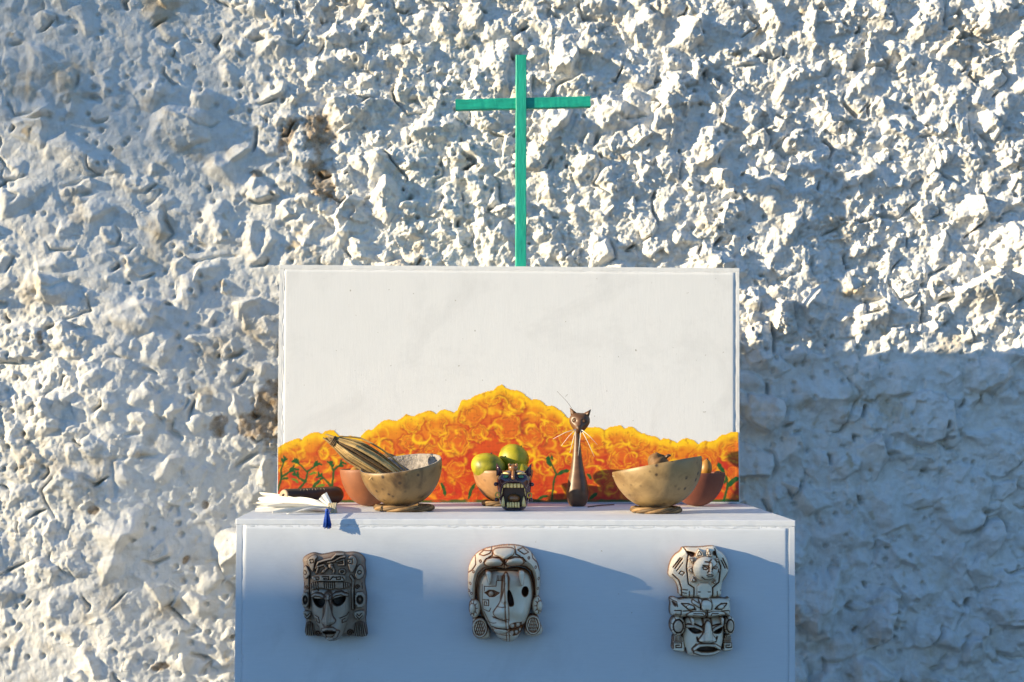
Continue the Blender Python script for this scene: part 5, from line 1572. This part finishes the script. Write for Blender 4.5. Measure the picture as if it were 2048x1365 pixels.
# ---- half face, half skull mask under a jaguar hood (middle)
A2 = antique_mat('cream_antiqued_resin', (0.88, 0.72, 0.53), (0.45, 0.16, 0.05), (0.07, 0.022, 0.010))
f2m = MaskFrame(5.935, 910, 1070, YF)
m2c = f2m.pt(600, 1200)
mask2 = empty('face_mask', (m2c[0], YF, m2c[1]), 'cream half skull mask under a fanged jaguar hood, middle of the altar front', 'mask', 'masks on the altar front')
hood = [(155, 430), (165, 350), (230, 230), (330, 160), (450, 130), (580, 108), (700, 108), (800, 125), (880, 170), (935, 240), (985, 330), (1010, 440), (1010, 600), (985, 740), (940, 745), (930, 640), (925, 520), (890, 420), (830, 370),
        (750, 358), (640, 362), (580, 395), (540, 370), (430, 375), (350, 400), (290, 460), (262, 560), (250, 680), (245, 770), (190, 760), (155, 700), (152, 560)]
hf = [('b', 455, 295, 110, 62, 7), ('b', 690, 290, 110, 62, 7), ('p', [(445, 135), (700, 120), (690, 200), (640, 225), (580, 265), (520, 225), (450, 210)], 6, 40),
      ('g', [(435, 140), (440, 215), (400, 235)], 7, 2), ('g', [(705, 125), (710, 200), (760, 225)], 7, 2),
      ('g', [(285, 215), (340, 170), (430, 165), (410, 195), (340, 222), (285, 215)], 6, 2.2), ('g', [(735, 155), (800, 135), (865, 190), (810, 205), (735, 155)], 6, 2.2),
      ('g', [(345, 295), (370, 255), (440, 232), (520, 240), (560, 290), (545, 340), (440, 350), (330, 370), (270, 440), (245, 560), (238, 760)], 7, 2.4),
      ('g', [(830, 290), (790, 240), (700, 230), (620, 250), (585, 300), (610, 345), (700, 350), (830, 355), (900, 410), (935, 520), (945, 700)], 7, 2.4),
      ('g', [(240, 230), (245, 330), (200, 400), (160, 440)], 6, 2), ('g', [(905, 195), (915, 260), (970, 320), (1000, 420)], 6, 2), ('g', [(575, 265), (578, 390)], 7, 3)]
hf += [('g', ell(x, y, 11, 14, 10) + [(x + 11, y)], 5, 1.5) for x, y in ((300, 285), (218, 415), (180, 560), (195, 675), (865, 250), (948, 365), (985, 505), (975, 620), (165, 650))]
relief('jaguar_hood', f2m, hood, 8, 30, 130, mask2, A2, hf, curve=10)
back2 = [(290, 430), (400, 380), (580, 400), (750, 370), (880, 420), (930, 560), (935, 760), (880, 900), (800, 1000), (330, 1000), (290, 880), (250, 700), (255, 540)]
relief('hood_lining', f2m, back2, 4, 9, 40, mask2, A2, [], wash0=0.38)
ff = [('r', [(590, 480), (585, 600), (575, 720)], 24, 6), ('s', 560, 850, 80, 70, 4), ('p', [(598, 470), (608, 970), (560, 962), (480, 930), (438, 882), (468, 832), (530, 745), (570, 600)], 9, 55), ('r', [(596, 440), (606, 960)], 14, 6), ('r', [(606, 960), (622, 1240)], 10, 2),
      ('h', [(350, 655), (400, 625), (450, 625), (510, 650), (460, 690), (410, 690)], 2.5, 0.8), ('b', 422, 660, 32, 32, 3), ('g', [(350, 655), (400, 622), (455, 622), (515, 650)], 6, 1.6), ('g', [(350, 655), (405, 695), (460, 692), (515, 650)], 6, 1.4),
      ('g', [(320, 560), (320, 740), (330, 850), (400, 870), (420, 830)], 4, 1.1), ('g', [(345, 580), (345, 640)], 4, 1), ('g', [(345, 580), (480, 570), (485, 510)], 4, 1), ('g', [(330, 740), (395, 735), (395, 800), (345, 805), (345, 760), (370, 760), (370, 785)], 5, 1.3),
      ('g', [(490, 800), (590, 795)], 4, 1), ('g', [(445, 930), (500, 945), (600, 965)], 7, 2), ('g', [(340, 880), (400, 1000), (500, 1190)], 4, 1), ('g', [(350, 990), (440, 1000), (480, 990)], 4, 0.8),
      ('s', 530, 1020, 110, 50, 6), ('g', [(440, 1048), (520, 1060), (610, 1070)], 8, 3), ('b', 530, 1090, 85, 30, 3), ('g', [(450, 1130), (610, 1140)], 4, 1), ('g', [(480, 1190), (610, 1195)], 4, 1),
      ('h', ell(820, 640, 42, 62, 18), 12, 1.0), ('h', [(610, 610), (645, 615), (680, 720), (690, 790), (655, 808), (625, 800), (608, 700)], 11, 1.0), ('s', 770, 880, 90, 90, 4),
      ('h', [(630, 995), (780, 990), (815, 1010), (770, 1140), (640, 1150)], 4, 0.55), ('g', [(625, 1065), (700, 1075), (775, 1045)], 9, 3)]
for (x, y, a, b) in ((665, 1030, 30, 30), (735, 1020, 30, 30), (790, 1010, 18, 26), (660, 1115, 28, 30), (715, 1110, 24, 28), (760, 1090, 18, 24)): ff.append(('b', x, y, a, b, 4))
ff += [('g', [(x, 450), (x - 4, 500)], 4, 1.4) for x in range(495, 585, 17)] + [('g', [(495, 505), (580, 505)], 4, 1.2)]
relief('half_skull_face', f2m, [(295, 500), (380, 425), (490, 405), (600, 405), (730, 405), (860, 430), (905, 550), (915, 700), (905, 820), (862, 930), (798, 1080), (722, 1212), (625, 1244), (518, 1202), (424, 1090), (340, 950), (285, 800), (278, 620)],
       14, 30, 110, mask2, A2, ff, curve=9, back=2)
for pts in ([(355, 390), (425, 392), (432, 470), (405, 560), (385, 545), (365, 460)], [(738, 380), (812, 385), (812, 470), (795, 570), (765, 565), (740, 470)]):
    relief('fang', f2m, pts, 26, 37, 26, mask2, A2, [], back=14)
for pts, (dx, dy), gp in (([(165, 800), (200, 755), (260, 745), (300, 800), (300, 900), (250, 965), (200, 960), (165, 900)], (205, 845), None), ([(910, 760), (960, 700), (1000, 720), (1030, 790), (1025, 880), (990, 930), (930, 915), (905, 850)], (995, 815), None)):
    relief('ear_disc', f2m, pts, 10, 19, 30, mask2, A2, [('b', dx, dy, 34, 58, 5)] + [('g', [(dx + 38 * math.cos(a), dy + 62 * math.sin(a)), (dx + 60 * math.cos(a), dy + 92 * math.sin(a))], 4, 1.5) for a in [i * math.pi / 5 for i in range(10)]])
for pts, c in (([(205, 965), (330, 955), (400, 1080), (430, 1190), (340, 1225), (240, 1205), (200, 1130), (210, 1040)], (292, 1075)), ([(850, 935), (970, 925), (1010, 1040), (1040, 1110), (1010, 1170), (900, 1190), (820, 1160), (810, 1100)], (915, 1040))):
    cx, cy = c; cr = [('g', [(cx - 60 + q, cy - 80), (cx - 10 + q, cy + 80)], 4, 1.4) for q in range(-30, 90, 24)] + [('g', [(cx + 60 - q, cy - 80), (cx + 10 - q, cy + 80)], 4, 1.4) for q in range(-30, 90, 24)]
    relief('ear_drop', f2m, pts, 8, 15, 30, mask2, A2, [('p', ell(cx, cy, 85, 110, 20), 3, 12)] + cr + [('r', ell(cx, cy, 78, 102, 24) + [(cx + 78, cy)], 9, 2.5)], wash0=0.05)

# ---- tall mask with a sun disc above a stern face (right)
A3 = antique_mat('ivory_antiqued_resin', (0.88, 0.75, 0.57), (0.33, 0.14, 0.055), (0.03, 0.014, 0.009))
f3m = MaskFrame(5.46, 1310, 1070, YF)
m3c = f3m.pt(500, 1280)
mask3 = empty('face_mask', (m3c[0], YF, m3c[1]), 'tall ivory mask with a sun disc crest, rightmost on the altar front', 'mask', 'masks on the altar front')
crest = [(132, 400), (150, 300), (200, 210), (275, 165), (280, 120), (460, 128), (645, 105), (655, 150), (730, 190), (785, 280), (795, 380), (770, 450), (725, 500), (712, 580), (715, 670), (500, 680), (245, 670), (240, 570), (210, 490), (140, 445)]
cf = [('g', [(300, 130), (340, 200), (320, 330), (340, 520), (400, 560), (400, 660)], 7, 2.5), ('g', [(630, 140), (640, 210), (690, 330), (670, 500), (600, 560), (600, 660)], 7, 2.5),
      ('g', [(175, 420), (240, 480), (265, 560), (275, 670)], 7, 2), ('g', [(780, 400), (725, 480), (715, 560), (712, 660)], 6, 2),
      ('g', [(200, 350), (275, 245)], 8, 2), ('g', [(180, 340), (255, 240)], 7, 2), ('g', [(215, 380), (280, 290)], 5, 1.5), ('g', [(715, 245), (770, 360)], 8, 2), ('g', [(700, 270), (740, 350)], 7, 2),
      ('g', [(335, 170), (410, 195)], 10, 2.5), ('g', [(280, 580), (330, 585)], 5, 1.5), ('g', [(280, 615), (320, 620)], 5, 1.5), ('g', [(350, 600), (350, 660)], 5, 1.5), ('g', [(650, 600), (655, 660)], 5, 1.5), ('g', [(690, 590), (715, 595)], 5, 1.5),
      ('h', [(330, 165), (410, 175), (410, 225), (345, 215)], 3, 0.8), ('h', [(600, 165), (635, 160), (640, 215), (600, 205)], 3, 0.8), ('g', [(240, 405), (275, 425), (300, 395), (265, 380), (240, 405)], 5, 1.3)]
relief('crest', f3m, crest, 6, 16, 50, mask3, A3, cf, curve=4)
relief('crest_stem', f3m, [(425, 500), (590, 500), (592, 675), (428, 675)], 14, 20, 20, mask3, A3, [('g', [(440, 600), (460, 600)], 5, 1.2), ('g', [(545, 600), (565, 600)], 5, 1.2)], rnd=1)
rays = [[(410, 215), (430, 150), (455, 130), (500, 195), (495, 225), (420, 225)], [(515, 215), (535, 140), (550, 125), (590, 190), (590, 225)], [(320, 220), (405, 225), (395, 280), (365, 305)], [(312, 360), (365, 320), (385, 350), (380, 400), (365, 405)],
        [(345, 500), (380, 420), (415, 460), (440, 500)], [(455, 500), (555, 505), (520, 565), (495, 580), (470, 540)], [(610, 240), (665, 235), (660, 290), (635, 285)], [(650, 340), (690, 365), (660, 400), (648, 390)], [(580, 500), (630, 450), (640, 510), (610, 525)]]
for r_ in rays:
    cx, cy = sum(p[0] for p in r_) / len(r_), sum(p[1] for p in r_) / len(r_)
    relief('sun_ray', f3m, r_, 14, 20, 16, mask3, A3, [('g', [((p[0] + cx) / 2, (p[1] + cy) / 2) for p in r_] + [((r_[0][0] + cx) / 2, (r_[0][1] + cy) / 2)], 4, 1.2)], rnd=1)
relief('sun_face', f3m, ell(515, 350, 137, 137, 36), 16, 29, 70, mask3, A3,
       [('g', [(470, 325), (500, 318), (530, 335), (510, 350), (480, 345), (470, 325)], 6, 1.5), ('g', [(590, 335), (615, 318), (640, 330), (620, 345), (590, 335)], 6, 1.5), ('g', [(475, 305), (530, 310), (550, 340), (525, 380)], 7, 1.8), ('g', [(570, 350), (585, 320), (630, 300)], 6, 1.5),
        ('r', [(555, 290), (552, 340), (548, 380)], 11, 4), ('b', 550, 385, 26, 18, 3), ('g', [(465, 430), (500, 458), (550, 462), (590, 450)], 6, 1.8), ('g', [(515, 410), (550, 400), (585, 412)], 5, 1.5), ('g', [(525, 425), (580, 425)], 5, 1.8), ('g', [(500, 265), (540, 270), (570, 245)], 8, 1.8)], rnd=0)
band = [(140, 670), (200, 662), (245, 690), (300, 672), (500, 668), (700, 672), (755, 685), (790, 665), (805, 690), (798, 740), (808, 820), (790, 870), (730, 870), (690, 860), (530, 890), (330, 868), (270, 880), (200, 868), (150, 862), (145, 780), (155, 740)]
bf = [('h', [(155, 690), (200, 720), (205, 750), (180, 755)], 3, 0.8), ('g', [(145, 680), (205, 705), (212, 755)], 5, 1.4), ('h', [(775, 700), (800, 690), (795, 735)], 3, 0.8),
      ('g', [(255, 722), (330, 720), (380, 745), (400, 780), (330, 785), (300, 760), (255, 722)], 7, 2.2), ('g', [(745, 722), (680, 720), (640, 745), (610, 775), (680, 782), (715, 755), (745, 722)], 7, 2.2), ('b', 345, 755, 40, 26, 2.5), ('b', 675, 755, 38, 26, 2.5),
      ('r', [(455, 690), (440, 740), (380, 700)], 12, 2), ('g', [(440, 685), (455, 780)], 7, 2.2), ('g', [(575, 685), (570, 780)], 7, 2.2), ('p', [(455, 680), (570, 680), (575, 770), (545, 795), (510, 780), (480, 795), (455, 770)], 4, 25),
      ('b', 420, 840, 110, 42, 4), ('b', 620, 840, 110, 42, 4), ('g', [(375, 820), (470, 820), (490, 845)], 5, 1.4), ('g', [(375, 845), (480, 852)], 5, 1.4), ('g', [(500, 800), (500, 850), (440, 868)], 5, 1.3), ('g', [(640, 818), (570, 820), (560, 850)], 5, 1.4), ('g', [(650, 845), (580, 860)], 5, 1.4),
      ('g', [(523, 795), (525, 880)], 8, 3), ('g', [(270, 800), (330, 795), (370, 800)], 6, 1.6), ('g', [(680, 800), (760, 800)], 6, 1.6), ('g', [(185, 800), (250, 795), (250, 850), (190, 840)], 6, 1.6), ('g', [(770, 800), (790, 840)], 6, 1.6)]
relief('feline_band', f3m, band, 10, 26, 60, mask3, A3, bf, curve=7)
fc3 = [('h', [(325, 985), (380, 978), (440, 1000), (480, 1015), (450, 1040), (390, 1045), (345, 1015)], 9, 1.0), ('h', [(585, 1020), (640, 995), (705, 978), (700, 1020), (670, 1045), (610, 1045)], 9, 1.0),
       ('r', [(325, 970), (390, 962), (450, 985), (490, 1015)], 11, 3.5), ('r', [(575, 1015), (620, 985), (680, 962), (715, 965)], 11, 3.5), ('g', [(330, 945), (400, 940), (470, 970), (490, 940)], 8, 2.2), ('g', [(575, 960), (640, 945), (700, 945)], 8, 2.2),
       ('r', [(528, 900), (528, 1000), (525, 1090)], 28, 4), ('p', [(500, 900), (560, 900), (575, 1040), (632, 1105), (605, 1135), (525, 1148), (450, 1135), (422, 1105), (482, 1040)], 8, 55), ('g', [(420, 1085), (430, 1125), (500, 1140), (560, 1138), (620, 1125), (635, 1080)], 9, 2.5),
       ('h', [(400, 1215), (440, 1185), (520, 1178), (600, 1188), (660, 1215), (600, 1235), (520, 1238), (440, 1235)], 7, 1.0), ('r', [(385, 1210), (440, 1168), (525, 1160), (610, 1170), (670, 1210)], 13, 4), ('r', [(400, 1235), (460, 1258), (530, 1262), (600, 1255), (655, 1235)], 13, 3.5),
       ('g', [(410, 1150), (370, 1200), (390, 1260)], 5, 1), ('g', [(310, 1210), (330, 1280)], 5, 1)]
relief('face', f3m, [(305, 880), (420, 875), (530, 890), (640, 872), (720, 875), (730, 1000), (725, 1120), (700, 1220), (690, 1270), (600, 1298), (500, 1305), (400, 1300), (325, 1280), (300, 1220), (280, 1100), (300, 1000)],
       12, 24, 80, mask3, A3, fc3, curve=6, wash0=-0.05)
for pts in ([(335, 865), (385, 868), (380, 940), (368, 955), (355, 930)], [(665, 868), (702, 865), (698, 930), (685, 955), (672, 930)]):
    relief('fang', f3m, pts, 22, 30, 18, mask3, A3, [], back=12)
for (cx, cy, a, b) in ((225, 970, 80, 105), (785, 968, 58, 102)):
    relief('ear_disc', f3m, ell(cx, cy, a, b, 30), 10, 18, 22, mask3, A3, [('h', ell(cx, cy, a * .74, b * .74, 20), 2.2, 0.9), ('p', ell(cx, cy, a * .64, b * .64, 20), 4.5, 18)] + [('g', [(cx + a * .74 * math.cos(t), cy + b * .74 * math.sin(t)), (cx + a * math.cos(t), cy + b * math.sin(t))], 4, 1.5) for t in [0.3 + i * math.pi / 4 for i in range(8)]], rnd=0)
for pts, c, d in (([(180, 1070), (280, 1070), (300, 1180), (310, 1255), (240, 1255), (165, 1240), (175, 1150)], 225, 1), ([(735, 1075), (805, 1065), (815, 1160), (830, 1235), (760, 1252), (705, 1250), (720, 1170)], 765, -1)):
    relief('ear_drop', f3m, pts, 8, 15, 18, mask3, A3, [('g', [(c - 40 + q, 1085), (c - 40 + q, 1130)], 4, 1.6) for q in range(0, 85, 14)] + [('g', [(c - 45, 1215), (c - 45, 1155), (c + 42, 1155), (c + 42, 1205), (c - 20, 1205), (c - 20, 1180), (c + 18, 1180)], 6, 1.8), ('g', [(c - 50, 1138), (c + 50, 1138)], 5, 1.5)])
